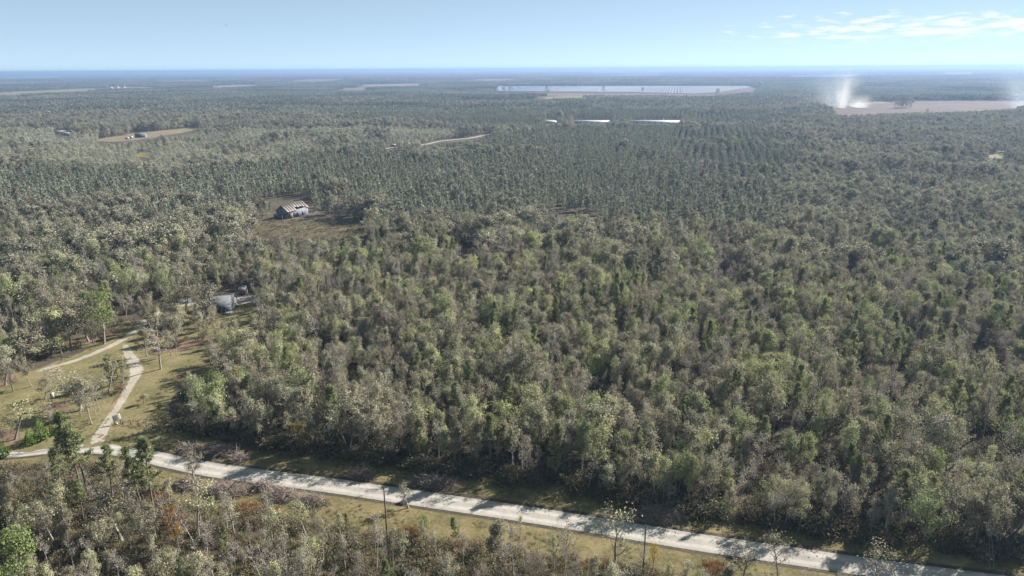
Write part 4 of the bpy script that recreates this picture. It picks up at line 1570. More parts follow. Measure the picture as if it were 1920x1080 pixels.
leaf_mat('bramble_leaf', [(0, (0.105, 0.084, 0.060)), (.35, (0.150, 0.122, 0.088)), (.7, (0.158, 0.150, 0.083)), (1, (0.203, 0.180, 0.120))], noise_size=8)
weed = [tuft(600 + i, 46, .7, .38, .035).mesh('weed', ['weed_blade']) for i in range(3)]
bramble = [shrub(610 + i, .9, .9, leaf=.15, n=260, stems=4) for i in range(3)]
bm = []
for w, f in bramble:
    j = Geo()
    j.merge(w, mat=0)
    j.merge(f, mat=1)
    bm.append(j.mesh('bramble', ['dead_wood', 'bramble_leaf']))
dg = [tuft(620 + i, 70, 1.0, .4, .04).mesh('dry_grass', ['dry_grass_blade']) for i in range(2)]
q = jitter_grid(-120, 120, 80, 150, 1.25, .5, r1)
qo = road_offset(q)
qp = P(np.c_[q, np.zeros(len(q))])
bw = np.interp(qp[:, 0], [0, 250, 330, 700, 1000, 1300, 1700, 1920], [5.0, 6, 12, 11, 10, 9, 5.5, 5])
inv = (qp[:, 0] > -80) & (qp[:, 0] < 2000) & (qp[:, 1] < 1130)
a = inv & (qo < -bw) & (r1.uniform(size=len(q)) < .9)
n_ = a.sum()
isb = noise2(q[a, 0], q[a, 1], 7, 2) + r1.normal(size=n_) * .15 > .42
s_ = r1.uniform(.7, 1.6, n_)
scatter('weeds', weed + bm, np.c_[q[a], np.zeros(n_)], np.c_[np.zeros((n_, 2)), r1.uniform(0, 6.28, n_)], np.c_[s_, s_, s_], np.where(isb, 3 + r1.integers(0, 3, n_), r1.integers(0, 3, n_)),
        'tangle of weeds and brambles covering the ground before the road', 'weeds')
q = jitter_grid(-175, -60, 300, 400, 1.7, .5, r1)
qp = P(np.c_[q, np.zeros(len(q))])
a = inside(qp, [(455, 430), (500, 414), (600, 410), (695, 418), (700, 445), (520, 450)]) & (r1.uniform(size=len(q)) < .8)
n_ = a.sum()
s_ = r1.uniform(.5, 1.5, n_)
scatter('clearing_weeds', weed + bm, np.c_[q[a], np.zeros(n_)], np.c_[np.zeros((n_, 2)), r1.uniform(0, 6.28, n_)], np.c_[s_, s_, s_], r1.integers(0, 6, n_),
        'brown weeds covering the clearing before the derelict barn', 'weeds')
q = jitter_grid(-170, -60, 130, 240, 1.6, .5, r1)
qp = P(np.c_[q, np.zeros(len(q))])
a = inside(qp, LAWNS['yard_grass']) & (noise2(q[:, 0], q[:, 1], 9, 12) > .55) & (r1.uniform(size=len(q)) < .6)
dd_ = np.minimum(np.sqrt(((q[:, None] - d1[None]) ** 2).sum(-1)).min(1), np.sqrt(((q[:, None] - d2[None]) ** 2).sum(-1)).min(1))
a &= dd_ > 2.2
n_ = a.sum()
s_ = r1.uniform(.2, .7, n_)
scatter('lawn_tufts', weed + bm, np.c_[q[a], np.zeros(n_)], np.c_[np.zeros((n_, 2)), r1.uniform(0, 6.28, n_)], np.c_[s_, s_, s_ * .7], r1.integers(0, 6, n_),
        'scattered rough tufts on the lawn at left', 'grass')
# verge tufts, both sides, sparse and short
q = jitter_grid(-150, 120, 80, 175, 1.0, .5, r1)
qo = road_offset(q)
qp = P(np.c_[q, np.zeros(len(q))])
a = (qp[:, 0] > -80) & (qp[:, 0] < 2000) & (qp[:, 1] < 1130) & (np.abs(qo) > 4.4) & (np.abs(qo) < 14) & (noise2(q[:, 0], q[:, 1], 5, 6) > .42) & (r1.uniform(size=len(q)) < .7)
n_ = a.sum()
s_ = r1.uniform(.25, .6, n_)
scatter('verge_grass', weed + bm, np.c_[q[a], np.zeros(n_)], np.c_[np.zeros((n_, 2)), r1.uniform(0, 6.28, n_)], np.c_[s_, s_, s_ * .8], np.where(r1.uniform(size=n_) < .25, 3 + r1.integers(0, 3, n_), r1.integers(0, 3, n_)),
        'tufty grass along both verges of the pale road', 'grass')
# orange broom-sedge patches
DG = [((482, 962), 26, 9), ((455, 958), 16, 6), ((300, 932), 12, 6), ((1340, 1066), 14, 6), ((1130, 1060), 20, 6), ((880, 1030), 14, 6), ((770, 1000), 12, 5)]
pt = []
for b, rx_, ry_ in DG:
    for _ in range(int(rx_ * 1.7)):
        t, w = r1.uniform(0, 6.283), math.sqrt(r1.uniform(0, 1))
        pt.append(G(b[0] + rx_ * 1.7 * w * math.cos(t), b[1] + ry_ * 1.6 * w * math.sin(t)))
pt = np.array(pt)
n_ = len(pt)
s_ = r1.uniform(.5, 1.1, n_)
scatter('dry_grass', dg, pt, np.c_[np.zeros((n_, 2)), r1.uniform(0, 6.28, n_)], np.c_[s_, s_, s_], r1.integers(0, 2, n_), 'patches of orange dry grass before the road', 'grass')
# edge shrubs: leafy skirt at the foot of the wood
ed = []
for i in range(0, len(road_path) - 1):
    for _ in range(3):
        p = road_path[i] + (road_path[i + 1] - road_path[i]) * r1.uniform()
        nrm = np.array([-rd_d[i, 1], rd_d[i, 0]])
        ed.append(p + nrm * (np.interp(P([*p, 0])[0, 0], [0, 300, 700, 1000, 1400, 1900], [8, 10.5, 9, 8.5, 7, 6.5]) + abs(r1.normal()) * 3.5))
ed = np.array(ed)
ep = P(np.c_[ed, np.zeros(len(ed))])
eh = r1.uniform(1.0, 3.6, len(ed))
k_ = (ep[:, 0] > 325) & (ep[:, 0] < 2000) & clear_of_openings(ed, eh)
scatter_kind('wood_edge_thicket', 'shrub', ed[k_], eh[k_], 'thicket of shrubs along the foot of the wood above the road', 'undergrowth', wide=(.9, 1.5), r=r1)

# ------------------------------------------------------------------ buildings
plain_mat('rust_roof', (.125, .105, .10), (.16, .142, .138), .25, rough=.6, metal=.2, stretch=(1, 4, 1))
plain_mat('weathered_board', (.07, .08, .10), (.22, .22, .225), .8, stretch=(3, 3, .3))
plain_mat('dark_board', (.05, .045, .045), (.12, .11, .11), 1.0)
plain_mat('blue_tarp', (.03, .05, .12), (.06, .085, .17), .6, rough=.5)
plain_mat('grey_metal_roof', (.075, .082, .095), (.11, .118, .13), .5, rough=.7, metal=.0)
plain_mat('grey_siding', (.09, .10, .115), (.14, .15, .165), 1)
plain_mat('white_metal_roof', (.24, .25, .27), (.31, .315, .33), .1, rough=.5)
plain_mat('cream_wall', (.62, .60, .55), (.72, .70, .66), .4)
plain_mat('brown_board', (.13, .075, .055), (.20, .12, .09), 2)
plain_mat('white_paint', (.30, .30, .295), (.40, .40, .39), 3)
plain_mat('pole_wood', (.09, .07, .06), (.15, .125, .11), 2)
plain_mat('window_glass', (.03, .035, .04), rough=.1, spec=.5)
plain_mat('wire_metal', (.30, .30, .30), rough=.4, metal=.8)


def gable(name, label, cat, loc, rz, L, Wd, eave, ridge, wall, roof, over=.4, doors=(), windows=(), group=None, holes=False, trim=None):
    """L along local x (ridge), Wd along y; front long wall is y=-Wd/2"""
    e = empty(name, (loc[0], loc[1], 0), rz, label, cat, group)
    t = .18
    for sy in (-1, 1):
        g = Geo()
        box(g, (-L / 2, sy * Wd / 2 - t / 2, -.1), (L / 2, sy * Wd / 2 + t / 2, eave))
        obj('wall', g.mesh('wall', [wall]), e)
    for sx in (-1, 1):
        g = Geo()
        x0, x1 = sx * L / 2 - t / 2 - sx * .1, sx * L / 2 + t / 2 - sx * .1
        y = Wd / 2 - t / 2 - .003
        pts = [(-y, -.1), (y, -.1), (y, eave), (0, ridge - .05), (-y, eave)]
        v = [(x0, a, b) for a, b in pts] + [(x1, a, b) for a, b in pts]
        g.add(v, [[0, 1, 2, 4], [4, 2, 3, 3], [5, 9, 7, 6], [9, 8, 8, 7], [0, 4, 9, 5], [1, 6, 7, 2], [4, 3, 8, 9], [2, 7, 8, 3]])
        obj('gable_wall', g.mesh('gable_wall', [wall]), e)
    sl = (ridge - eave) / (Wd / 2)
    for sy in (-1, 1):
        n_p = 9 if holes else 1
        for q in range(n_p):
            xa, xb = -L / 2 - over + (L + 2 * over) * q / n_p, -L / 2 - over + (L + 2 * over) * (q + 1) / n_p
            lo_y = Wd / 2 + over
            if holes and sy == -1 and q in (4, 5, 6, 7):
                lo_y = Wd / 2 * (.62, .74, .70, .86)[q - 4]           # eave sheets torn away
            z1 = eave - sl * (lo_y - Wd / 2) + .12
            g = Geo()
            v = [(xa, 0, ridge + .12), (xb - .02, 0, ridge + .12), (xb - .02, sy * lo_y, z1), (xa, sy * lo_y, z1)]
            v += [(a, b, c - .1) for a, b, c in v]
            g.add(v, [[0, 1, 2, 3], [7, 6, 5, 4], [0, 4, 5, 1], [1, 5, 6, 2], [2, 6, 7, 3], [3, 7, 4, 0]])
            obj('roof_panel' if holes else 'roof_slope', g.mesh('roof_panel', [roof]), e)
    g = Geo()
    box(g, (-L / 2 - over, -.18, ridge + .1), (L / 2 + over, .18, ridge + .2))
    obj('ridge_cap', g.mesh('ridge_cap', [roof]), e)
    for (x, w, h, mt) in doors:
        g = Geo()
        box(g, (x - w / 2, -Wd / 2 - t / 2 - .04, 0), (x + w / 2, -Wd / 2 - t / 2 - .003, h))
        obj('door', g.mesh('door', [mt]), e)
    for (x, z, w, h) in windows:
        g = Geo()
        box(g, (x - w / 2 - .08, -Wd / 2 - t / 2 - .05, z - .08), (x + w / 2 + .08, -Wd / 2 - t / 2 - .003, z + h + .08))
        f = obj('window', g.mesh('window', ['white_paint']), e)
        g = Geo()
        box(g, (x - w / 2, -Wd / 2 - t / 2 - .07, z), (x + w / 2, -Wd / 2 - t / 2 - .052, z + h))
        obj('pane', g.mesh('pane', ['window_glass']), f)
    return e


C, E, F_ = G(540, 411)[:2], G(578, 401)[:2], G(524, 408)[:2]
ax = unit(E - C)
cen = (C + E) / 2 + np.array([-ax[1], ax[0]]) * 4.1
barn = gable('barn', 'derelict barn with rusty pink roof in a brown clearing', 'barn', cen, math.atan2(ax[1], ax[0]), np.linalg.norm(E - C), 8.2, 4.3, 7.2,
             'weathered_board', 'rust_roof', .5, doors=[(-5.5, 2.6, 3.0, 'dark_board'), (4.5, 3.2, 2.4, 'blue_tarp'), (0.2, 1.6, 2.2, 'blue_tarp')], holes=True)
g = Geo()
box(g, (-11.5, -3.2, 2.7), (-8.3, 3.4, 2.82))
lt = obj('lean_to_roof', g.mesh('lean_to_roof', ['blue_tarp']), barn)
for x, y in ((-11.3, -3.0), (-11.3, 3.2), (-11.3, 0)):
    g = Geo()
    box(g, (x - .08, y - .08, -.1), (x + .08, y + .08, 2.7))
    obj('post', g.mesh('post', ['weathered_board']), barn)
g = Geo()
box(g, (-11.35, -3.1, .2), (-11.27, 3.3, 2.4))
obj('tarp', g.mesh('tarp', ['blue_tarp']), barn)
for i, (x, y) in enumerate(((566, 413), (581, 411), (591, 414))):
    g = G(x, y)
    c = Geo()
    rr = np.random.default_rng(i)
    a = np.linspace(0, 2 * math.pi, 9)[:-1]
    V = []
    for z, s in ((0, .75), (.35, .8), (.6, .4)):
        V += [(math.cos(t) * s * rr.uniform(.8, 1.2), math.sin(t) * s * rr.uniform(.7, 1.1), z) for t in a]
    Fq = [[k * 8 + j, k * 8 + (j + 1) % 8, (k + 1) * 8 + (j + 1) % 8, (k + 1) * 8 + j] for k in range(2) for j in range(8)]
    Fq += [[16, 17, 18, 19], [16, 19, 20, 23], [20, 21, 22, 23]]
    c.add(V, Fq)
    o = obj('debris_heap', c.mesh('debris_heap', ['weathered_board']), loc=(g[0], g[1], 0.016))
    tag(o, ['flat pale debris heap nearest the barn', 'middle pale debris heap by the barn', 'pale debris heap farthest right of the barn'][i], 'debris')

hc = (G(384, 588)[:2] + G(427, 585)[:2]) / 2 + np.array([.3, 4.6])
house = gable('house', 'grey metal-roofed house half hidden behind yard trees', 'house', hc, .12, 8.2, 8.4, 2.7, 5.0, 'grey_siding', 'grey_metal_roof', .5,
              doors=[(-1.2, 1.0, 2.0, 'white_paint')], windows=[(-3.0, .9, 1.1, 1.1), (0.6, .9, 1.0, 1.1)])
g = Geo()
box(g, (1.6, -6.9, 2.45), (4.5, -4.35, 2.55))
obj('porch_roof', g.mesh('porch_roof', ['grey_metal_roof']), house)
for x in (1.75, 3.0, 4.35):
    g = Geo()
    box(g, (x - .07, -6.8, 0), (x + .07, -6.66, 2.45))
    obj('porch_post', g.mesh('porch_post', ['white_paint']), house)
g = Geo()
box(g, (1.6, -6.9, 0), (4.5, -4.35, .3))
obj('porch_floor', g.mesh('porch_floor', ['grey_siding']), house)
cc = G(339, 580)[:2] + np.array([0, 2.5])
cp = empty('carport', (cc[0], cc[1], 0), .35, 'small open carport with grey roof left of the house', 'carport')
for sy in (-1, 1):
    g = Geo()
    v = [(-2.6, 0, 3.1), (2.6, 0, 3.1), (2.6, sy * 2.4, 2.4), (-2.6, sy * 2.4, 2.4)]
    v += [(a, b, c - .08) for a, b, c in v]
    g.add(v, [[0, 1, 2, 3], [7, 6, 5, 4], [0, 4, 5, 1], [1, 5, 6, 2], [2, 6, 7, 3], [3, 7, 4, 0]])
    obj('roof_slope', g.mesh('roof_slope', ['grey_metal_roof']), cp)
for x in (-2.4, 2.4):
    for y in (-2.2, 2.2):
        g = Geo()
        box(g, (x - .06, y - .06, 0), (x + .06, y + .06, 2.42))
        obj('post', g.mesh('post', ['white_paint']), cp)
sc2 = G(454, 554)[:2] + np.array([0, 1.4])
shed = gable('shed', 'brown shed with a white roof at the wood edge behind the house', 'shed', sc2, .05, 2.6, 2.6, 2.3, 3.1, 'brown_board', 'white_metal_roof', .15,
             doors=[(-.5, .9, 1.9, 'dark_board')])
g = Geo()
box(g, (1.3, -1.5, 0), (1.42, -1.392, 2.3))
obj('corner_post', g.mesh('corner_post', ['white_paint']), shed)
sk = G(546, 608)[:2]
gable('shack', 'small grey lean-to roof hidden among trees right of the house', 'shack', sk, .5, 2.8, 2.4, 1.7, 2.5, 'dark_board', 'grey_metal_roof', .3)

# long white farm sheds beyond the plantation
for (a, b, nm, lb) in ((1078, 1146, 'farm_shed', 'long white farm shed at the left beyond the plantation'), (1184, 1276, 'farm_shed', 'longest white farm shed at the right beyond the plantation'),
                       (1024, 1044, 'farm_shed', 'short white farm building left of the long sheds')):
    A, B = G(a, 232.5)[:2], G(b, 233)[:2]
    c = (A + B) / 2 + np.array([0, 6])
    L = np.linalg.norm(B - A)
    e = gable(nm, lb, 'farm shed', c, math.atan2(B[1] - A[1], B[0] - A[0]), L, 13, 3.2, 5.4, 'cream_wall', 'white_metal_roof', .5,
              doors=[(-L / 2 + 3, 3, 2.6, 'dark_board')], windows=[(x, 1.6, 2.2, .9) for x in np.arange(-L / 2 + 9, L / 2 - 4, 9)])
    if L > 60:
        g = Geo()
        tube(g, [(12, 8.5, 1.5), (12, 8.5, 2.6), (12, 8.5, 6.6), (12, 8.5, 7.6)], [.3, 1.2, 1.2, .2], 10)
        obj('feed_bin', g.mesh('feed_bin', ['white_metal_roof'], True), e)
        for k in range(4):
            g = Geo()
            x, y = 12 + math.cos(k * 1.571 + .78), 8.5 + math.sin(k * 1.571 + .78)
            box(g, (x - .06, y - .06, 0), (x + .06, y + .06, 3))
            obj('bin_leg', g.mesh('bin_leg', ['wire_metal']), e)
# farm at far left
fb = G(262, 258)[:2]
gable('barn', 'grey open barn on the far tan farm field', 'barn', fb + np.array([0, 4]), .15, 12, 8, 3.6, 5.6, 'grey_siding', 'grey_metal_roof', .5, doors=[(-3.2, 4.8, 3.2, 'dark_board')])  # dark front panel stands in for the shade inside the open doorway
fh = G(116, 252)[:2]
gable('house', 'pale-roofed house sunk in far trees at left', 'house', fh + np.array([0, 5]), .1, 20, 10, 2.8, 4.9, 'cream_wall', 'white_metal_roof', .6, windows=[(-6, 1, 1.4, 1.2), (0, 1, 1.4, 1.2), (6, 1, 1.4, 1.2)], doors=[(3, 1.1, 2.1, 'dark_board')])


def trailer(label, loc, rz, L=6.5, Wd=2.4, Hh=2.6):
    e = empty('trailer', (loc[0], loc[1], 0), rz, label, 'trailer')
    g = Geo()
    box(g, (-L / 2, -Wd / 2, .6), (L / 2, Wd / 2, Hh))
    box(g, (-L / 2 + .3, -Wd / 2 + .2, Hh - .01), (L / 2 - .3, Wd / 2 - .2, Hh + .15))
    obj('body', g.mesh('body', ['white_paint']), e)
    for x in (-.9, .9):
        for s in (-1, 1):
            g = Geo()
            tube(g, [(x, s * Wd / 2 * .85, .35), (x, s * Wd / 2 * 1.0, .35)], [.35, .35], 12)
            obj('wheel', g.mesh('wheel', ['dark_board']), e)
    g = Geo()
    box(g, (-1.5, -Wd / 2 - .03, 1.4), (1.2, -Wd / 2 - .003, 2.1))
    obj('window', g.mesh('window', ['window_glass']), e)
    g = Geo()
    tube(g, [(L / 2, 0, .7), (L / 2 + 1.2, 0, .5)], [.08, .06], 6)
    obj('drawbar', g.mesh('drawbar', ['wire_metal']), e)


trailer('white trailer left of two near the grey farm barn', G(239, 261.5)[:2], .4, 4.5)
trailer('white trailer right of two near the grey farm barn', G(246, 260)[:2], -.3, 4.5)
trailer('white trailer beside the sandy track through the plantation', G(737, 275)[:2], .1, 6)
for i, (x, y, w, lb) in enumerate([(208, 165.5, 9, 'white far house left of three on the hay field'), (220, 165, 11, 'white far house in the middle of three on the hay field'), (232, 165, 11, 'white far house right of three on the hay field'),
                                   (489, 160, 13, 'pale far house left of two in the hazy woods'), (504, 159.5, 14, 'pale far house right of two in the hazy woods'), (788, 158, 12, 'white far house at the end of a hazy field')]):
    c = G(x, y)[:2]
    gable('house', lb, 'house', c, .1 * i, w * 1.3, 9, 4, 7, 'white_paint', 'white_metal_roof', .5)

# ------------------------------------------------------------------ solar field
plain_mat('solar_glass', (.12, .15, .20), rough=.5, spec=.4, metal=.15)
plain_mat('solar_post', (.4, .4, .4), rough=.5, metal=.6)
SA = math.radians(18.5)
sd, sn = np.array([math.sin(SA), math.cos(SA)]), np.array([math.cos(SA), -math.sin(SA)])
spoly = [(925, 162.5), (1290, 161.8), (1405, 161.8), (1400, 166), (1345, 174), (1300, 176.5), (1180, 173.5), (925, 171.5)]
sg = np.array([G(*p)[:2] for p in spoly])
rows = []
for t in np.arange((sg @ sn).min(), (sg @ sn).max(), 10.5):
    s = np.arange((sg @ sd).min() - 5, (sg @ sd).max() + 5, 4.0)
    pt = s[:, None] * sd + t * sn
    ins = inside(P(np.c_[pt, np.zeros(len(pt))]), spoly)
    if ins.sum() > 12:
        rows.append((t, s[ins].min(), s[ins].max()))
TILT = math.radians(9)
posts_me = None
for i, (t, s0, s1) in enumerate(rows):
    c = sd * (s0 + s1) / 2 + sn * t
    e = empty('solar_panel_row', (c[0], c[1], 0), math.atan2(sd[1], sd[0]), 'long row of solar panels, number %d of %d counted from the left' % (i + 1, len(rows)), 'solar panels', 'rows of the solar field')
    L = s1 - s0
    g = Geo()
    hw = 2.3
    yv, zv = hw * math.cos(TILT), hw * math.sin(TILT)
    n_t = max(1, int(L / 95))
    for k in range(n_t):                       # tables with small gaps
        xa, xb = -L / 2 + L * k / n_t + .6, -L / 2 + L * (k + 1) / n_t - .6
        v = [(xa, -yv, 2.0 - zv), (xb, -yv, 2.0 - zv), (xb, yv, 2.0 + zv), (xa, yv, 2.0 + zv)]
        v += [(a, b, c_ - .05) for a, b, c_ in v]
        g.add(v, [[0, 1, 2, 3], [7, 6, 5, 4], [0, 4, 5, 1], [1, 5, 6, 2], [2, 6, 7, 3], [3, 7, 4, 0]])
    obj('panels', g.mesh('panels', ['solar_glass']), e)
    g = Geo()
    for x in np.arange(-L / 2 + 4, L / 2, 24):
        box(g, (x - .08, -.08, 0), (x + .08, .08, 1.94))
    obj('posts', g.mesh('posts', ['solar_post']), e)['kind'] = 'stuff'
print('solar rows', len(rows))

# water tower
wt = G(1424, 174)
e = empty('water_tower', (wt[0], wt[1], 0), 0, 'white water tower on slim legs right of the solar field', 'water tower')
g = Geo()
tube(g, [(0, 0, 26.5), (0, 0, 27.3), (0, 0, 29), (0, 0, 32.5), (0, 0, 34), (0, 0, 35.3)], [.6, 3.6, 5.2, 5.2, 3.6, .2], 16)
obj('tank', g.mesh('tank', ['white_paint'], True), e)
for k in range(4):
    a = k * math.pi / 2 + .4
    g = Geo()
    tube(g, [(math.cos(a) * 6, math.sin(a) * 6, 0), (math.cos(a) * 4.6, math.sin(a) * 4.6, 29)], [.42, .36], 6)
    obj('leg', g.mesh('leg', ['white_paint']), e)
g = Geo()
tube(g, [(0, 0, 0), (0, 0, 27)], [.6, .6], 8)
obj('riser', g.mesh('riser', ['white_paint']), e)


def pole(name, label, base, H, rad=.15, arm=True, mat='pole_wood', rz=.25):
    e = empty(name, (base[0], base[1], 0), rz, label, 'pole')
    g = Geo()
    tube(g, [(0, 0, -.3), (0, 0, H * .5), (0, 0, H)], [rad, rad * .85, rad * .65], 8)
    obj('shaft', g.mesh('shaft', [mat], True), e)
    g = Geo()
    tube(g, [(0, 0, H), (0, 0, H + .12), (0, 0, H + .3)], [rad * .5, rad * .6, .03], 8)
    obj('insulator', g.mesh('insulator', ['wire_metal']), e)
    if arm:
        g = Geo()
        box(g, (-1.1, rad, H - .75), (1.1, rad + .1, H - .62))
        obj('crossarm', g.mesh('crossarm', [mat]), e)
    return e


b1 = G(727, 1018)
pole('utility_pole', 'tall thin dark utility pole standing before the road', b1, height_to(b1, 913), .17, False)
b2 = G(1206, 1068)
pole('utility_pole', 'slim pole before the road beside the yellow sapling', b2, height_to(b2, 986), .14, False)
b3 = G(1832, 1016)
p3 = pole('utility_pole', 'pole with two guy wires buried in trees at lower right', b3, 10.5, .15, True)
for q in ((1856, 1066), (1864, 1067)):
    a = G(*q) - b3
    g = Geo()
    ca, sa = math.cos(-.25), math.sin(-.25)
    tube(g, [(0, 0, 9.8), (a[0] * ca - a[1] * sa, a[0] * sa + a[1] * ca, 0)], [.022, .022], 4)
    obj('guy_wire', g.mesh('guy_wire', ['wire_metal']), p3)
for i, (x, yb, yt) in enumerate([(1115, 173, 158.5), (1180, 173, 158), (1192, 173, 159), (1277, 175, 159), (949, 172, 160), (1419, 174, 156)]):
    b = G(x, yb)
    pole('power_pole', ['far power pole before the solar field, left of a close pair', 'far power pole, left one of the close pair', 'far power pole, right one of the close pair', 'far power pole right of the close pair',
                        'far power pole at the left end of the solar field', 'slim far mast beside the water tower'][i], b, height_to(b, yt), .35, True, 'solar_post')

# yard lamp, slatted panel, fence, bird
b = G(100, 764)
e = empty('lamp_post', (b[0], b[1], 0), .4, 'dark post carrying a white lamp box on the lawn', 'lamp post')
hL = height_to(b, 737)
g = Geo()
tube(g, [(0, 0, -.2), (0, 0, hL)], [.12, .10], 8)
obj('post', g.mesh('post', ['pole_wood']), e)
g = Geo()
box(g, (.1, -.35, hL - 1.3), (.65, .35, hL - .1))
obj('lamp_box', g.mesh('lamp_box', ['white_paint']), e)
b = G(221, 795)
e = empty('slatted_panel', (b[0], b[1], 0), .25, 'white slatted panel leaning between posts at the fence end', 'panel')
for k in range(7):
    g = Geo()
    Mx = Matrix.Rotation(-.5, 4, 'Y') @ Matrix.Identity(4)
    box(g, (-.95, -.05, 1.05 + k * .2), (.95, .05, 1.19 + k * .2), M=Matrix.Translation((0, 0, 1.7)) @ Matrix.Rotation(-.35, 4, 'Y') @ Matrix.Rotation(-.5, 4, 'X') @ Matrix.Translation((0, 0, -1.7)))
    obj('slat', g.mesh('slat', ['white_paint']), e)
for x in (-.75, .6):
    g = Geo()
    box(g, (x - .07, .1, -.1), (x + .07, .24, 1.9))
    obj('post', g.mesh('post', ['pole_wood']), e)
g = Geo()
box(g, (-.45, -.4, 0), (.05, -.05, .5))
obj('base_block', g.mesh('base_block', ['white_paint']), e)
fp = [G(*p) for p in ((231, 796), (246, 796), (260, 798), (275, 801), (287, 804), (300, 808), (314, 812))]
e = empty('fence', (fp[0][0], fp[0][1], 0), 0, 'low dark post-and-wire fence in shade right of the panel', 'fence')
for i, p in enumerate(fp):
    g = Geo()
    q = p - fp[0]
    box(g, (q[0] - .09, q[1] - .09, -.1), (q[0] + .09, q[1] + .09, 1.35))
    obj('post', g.mesh('post', ['pole_wood']), e)
    if i:
        q0 = fp[i - 1] - fp[0]
        for z in (.5, 1.1):
            g = Geo()
            tube(g, [(q0[0], q0[1], z), (q[0], q[1], z)], [.03, .03], 4)
            obj('wire', g.mesh('wire', ['pole_wood']), e)
bd = _R @ np.array([(424 - 960) / FPX, -(47 - 540) / FPX, -1.0])
bp = np.array([0, 0, 80]) + bd / bd[1] * 130
plain_mat('bird_feather', (.03, .028, .028), (.06, .055, .05), 8)
e = empty('bird', bp, .6, 'tiny dark bird flying in the upper left sky', 'bird')
g = Geo()
tube(g, [(-.22, 0, 0), (-.1, 0, 0), (.05, 0, .01), (.17, 0, .02), (.24, 0, .02)], [.01, .05, .06, .04, .008], 8)
obj('body', g.mesh('body', ['bird_feather'], True), e)
for s in (-1, 1):
    g = Geo()
    g.add([(.08, s * .03, .02), (-.07, s * .03, .02), (-.06, s * .22, .08), (.06, s * .22, .09), (-.08, s * .42, .03), (-.02, s * .42, .03)] +
          [(.08, s * .03, .012), (-.07, s * .03, .012), (-.06, s * .22, .072), (.06, s * .22, .082), (-.08, s * .42, .025), (-.02, s * .42, .025)],
          [[0, 1, 2, 3], [3, 2, 4, 5], [6, 9, 8, 7], [9, 11, 10, 8], [0, 3, 9, 6], [3, 5, 11, 9], [1, 7, 8, 2], [2, 8, 10, 4], [4, 10, 11, 5]])
    obj('wing', g.mesh('wing', ['bird_feather']), e)

e.scale = (.7, .7, .7)

# ------------------------------------------------------------------ smoke from the field fires


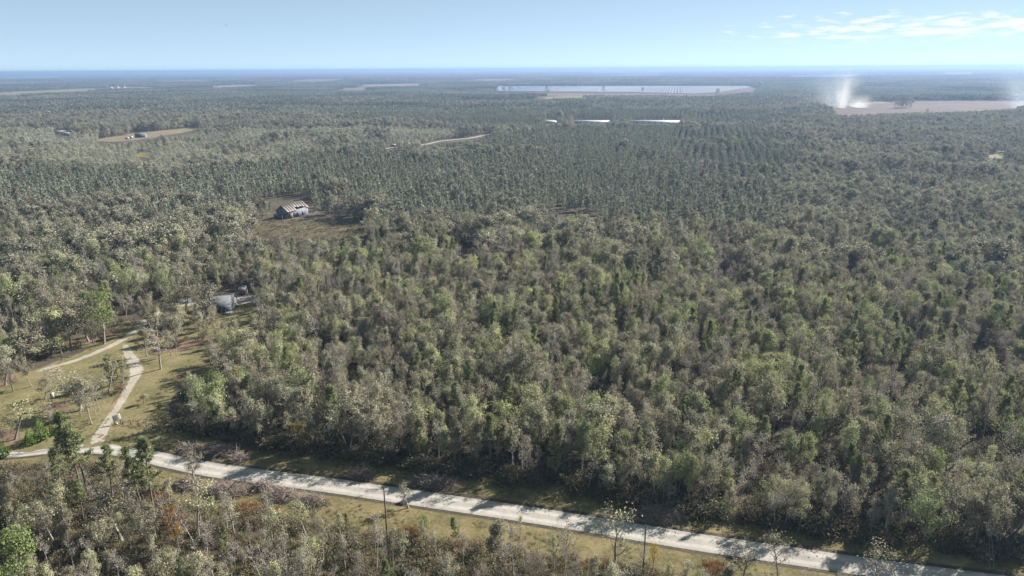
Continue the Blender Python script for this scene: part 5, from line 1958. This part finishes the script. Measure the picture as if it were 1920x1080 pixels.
def smoke(name, label, base, H, r0_, r1_, dens, col, drift, seed, nscale):
    m, n, l = new_mat(name + str(seed))
    tcn = n.new('ShaderNodeTexCoord')
    sp = n.new('ShaderNodeSeparateXYZ')
    l.new(tcn.outputs['Object'], sp.inputs[0])

    def M_(op, a, b=None, clamp=False):
        q = n.new('ShaderNodeMath')
        q.operation = op
        q.use_clamp = clamp
        for i, v in enumerate((a, b)):
            if v is None:
                continue
            if isinstance(v, (int, float)):
                q.inputs[i].default_value = v
            else:
                l.new(v, q.inputs[i])
        return q.outputs[0]
    t = M_('DIVIDE', sp.outputs[2], H)
    n0 = n.new('ShaderNodeTexNoise')
    n0.inputs['Scale'].default_value = nscale * .45
    n0.inputs['Detail'].default_value = 2
    l.new(tcn.outputs['Object'], n0.inputs['Vector'])
    sway = M_('MULTIPLY', M_('SUBTRACT', n0.outputs[0], .5), M_('MULTIPLY', t, r1_ * 1.3))
    dx = M_('ADD', sway, M_('SUBTRACT', sp.outputs[0], M_('MULTIPLY', t, drift)))
    rr = M_('SQRT', M_('ADD', M_('MULTIPLY', dx, dx), M_('MULTIPLY', sp.outputs[1], sp.outputs[1])))
    R_ = M_('ADD', r0_, M_('MULTIPLY', t, r1_ - r0_))
    fall = M_('SUBTRACT', 1.0, M_('DIVIDE', rr, R_), clamp=True)
    nz = n.new('ShaderNodeTexNoise')
    nz.inputs['Scale'].default_value = nscale
    nz.inputs['Detail'].default_value = 5
    nz.inputs['Roughness'].default_value = .6
    mpn = n.new('ShaderNodeMapping')
    mpn.inputs['Scale'].default_value = (1, 1, .55)
    mpn.inputs['Location'].default_value = (seed * 3.1, 0, 0)
    l.new(tcn.outputs['Object'], mpn.inputs[0])
    l.new(mpn.outputs[0], nz.inputs['Vector'])
    puff = M_('MULTIPLY', M_('SUBTRACT', M_('ADD', nz.outputs[0], M_('MULTIPLY', fall, .4)), .42), 1.8, clamp=True)
    fall = M_('POWER', fall, 1.7)
    fade = M_('POWER', M_('SUBTRACT', 1.0, t, clamp=True), 2.1)
    d = M_('MULTIPLY', M_('MULTIPLY', puff, M_('MULTIPLY', fall, fade)), dens)
    v = n.new('ShaderNodeVolumePrincipled')
    v.inputs['Color'].default_value = (*col, 1)
    v.inputs['Anisotropy'].default_value = .3
    l.new(d, v.inputs['Density'])
    out(n, l, v.outputs[0], vol=True)
    g = Geo()
    tube(g, [(drift * q, 0, .3 + q * (H - .3)) for q in np.linspace(0, 1, 6)], np.linspace(r0_, r1_, 6) * 1.02, 14)
    # closed ends
    V = np.concatenate(g.v)
    me = bpy.data.meshes.new(name)
    Fq = [tuple(f) for f in np.concatenate(g.f)] + [tuple(range(14))[::-1], tuple(range(len(V) - 14, len(V)))]
    me.from_pydata([tuple(p) for p in V], [], Fq)
    me.materials.append(m)
    o = obj(name, me, loc=(base[0], base[1], 0))
    return tag(o, label, 'smoke', kind='stuff')


sb = G(1576, 203)
smoke('smoke', 'dense white smoke column rising from the burnt field', sb, 80, 14, 50, .12, (.98, .95, .92), 6, 1, .07)
sb2 = G(1560, 200)
smoke('smoke', 'thin blue smoke veil left of the white column', sb2, 84, 55, 110, .012, (.78, .88, 1.0), -22, 2, .03)
sb3 = G(1604, 202)
smoke('smoke', 'low wispy smoke right of the white column', sb3, 34, 36, 48, .05, (.95, .97, 1.0), 10, 3, .06)
sb4 = G(1914, 203)
smoke('smoke', 'pale blue smoke rising at the right edge of the burnt field', sb4, 84, 30, 110, .022, (.80, .89, 1.0), -24, 4, .04)


# ------------------------------------------------------------------ haze: even thin air around everything
m, n, l = new_mat('haze_air')
v = n.new('ShaderNodeVolumePrincipled')
v.inputs['Color'].default_value = (.26, .39, .62, 1)
v.inputs['Density'].default_value = 0.00014
v.inputs['Anisotropy'].default_value = 0.25
out(n, l, v.outputs[0], vol=True)
me = bpy.data.meshes.new('haze')
S = 44000
me.from_pydata([(-S, -S, -1), (S, -S, -1), (S, S, -1), (-S, S, -1), (-S, -S, 92), (S, -S, 92), (S, S, 92), (-S, S, 92)], [],
               [(0, 3, 2, 1), (4, 5, 6, 7), (0, 1, 5, 4), (1, 2, 6, 5), (2, 3, 7, 6), (3, 0, 4, 7)])
me.materials.append(m)
tag(obj('haze', me), 'thin blue haze lying over the whole landscape', 'haze', kind='stuff')
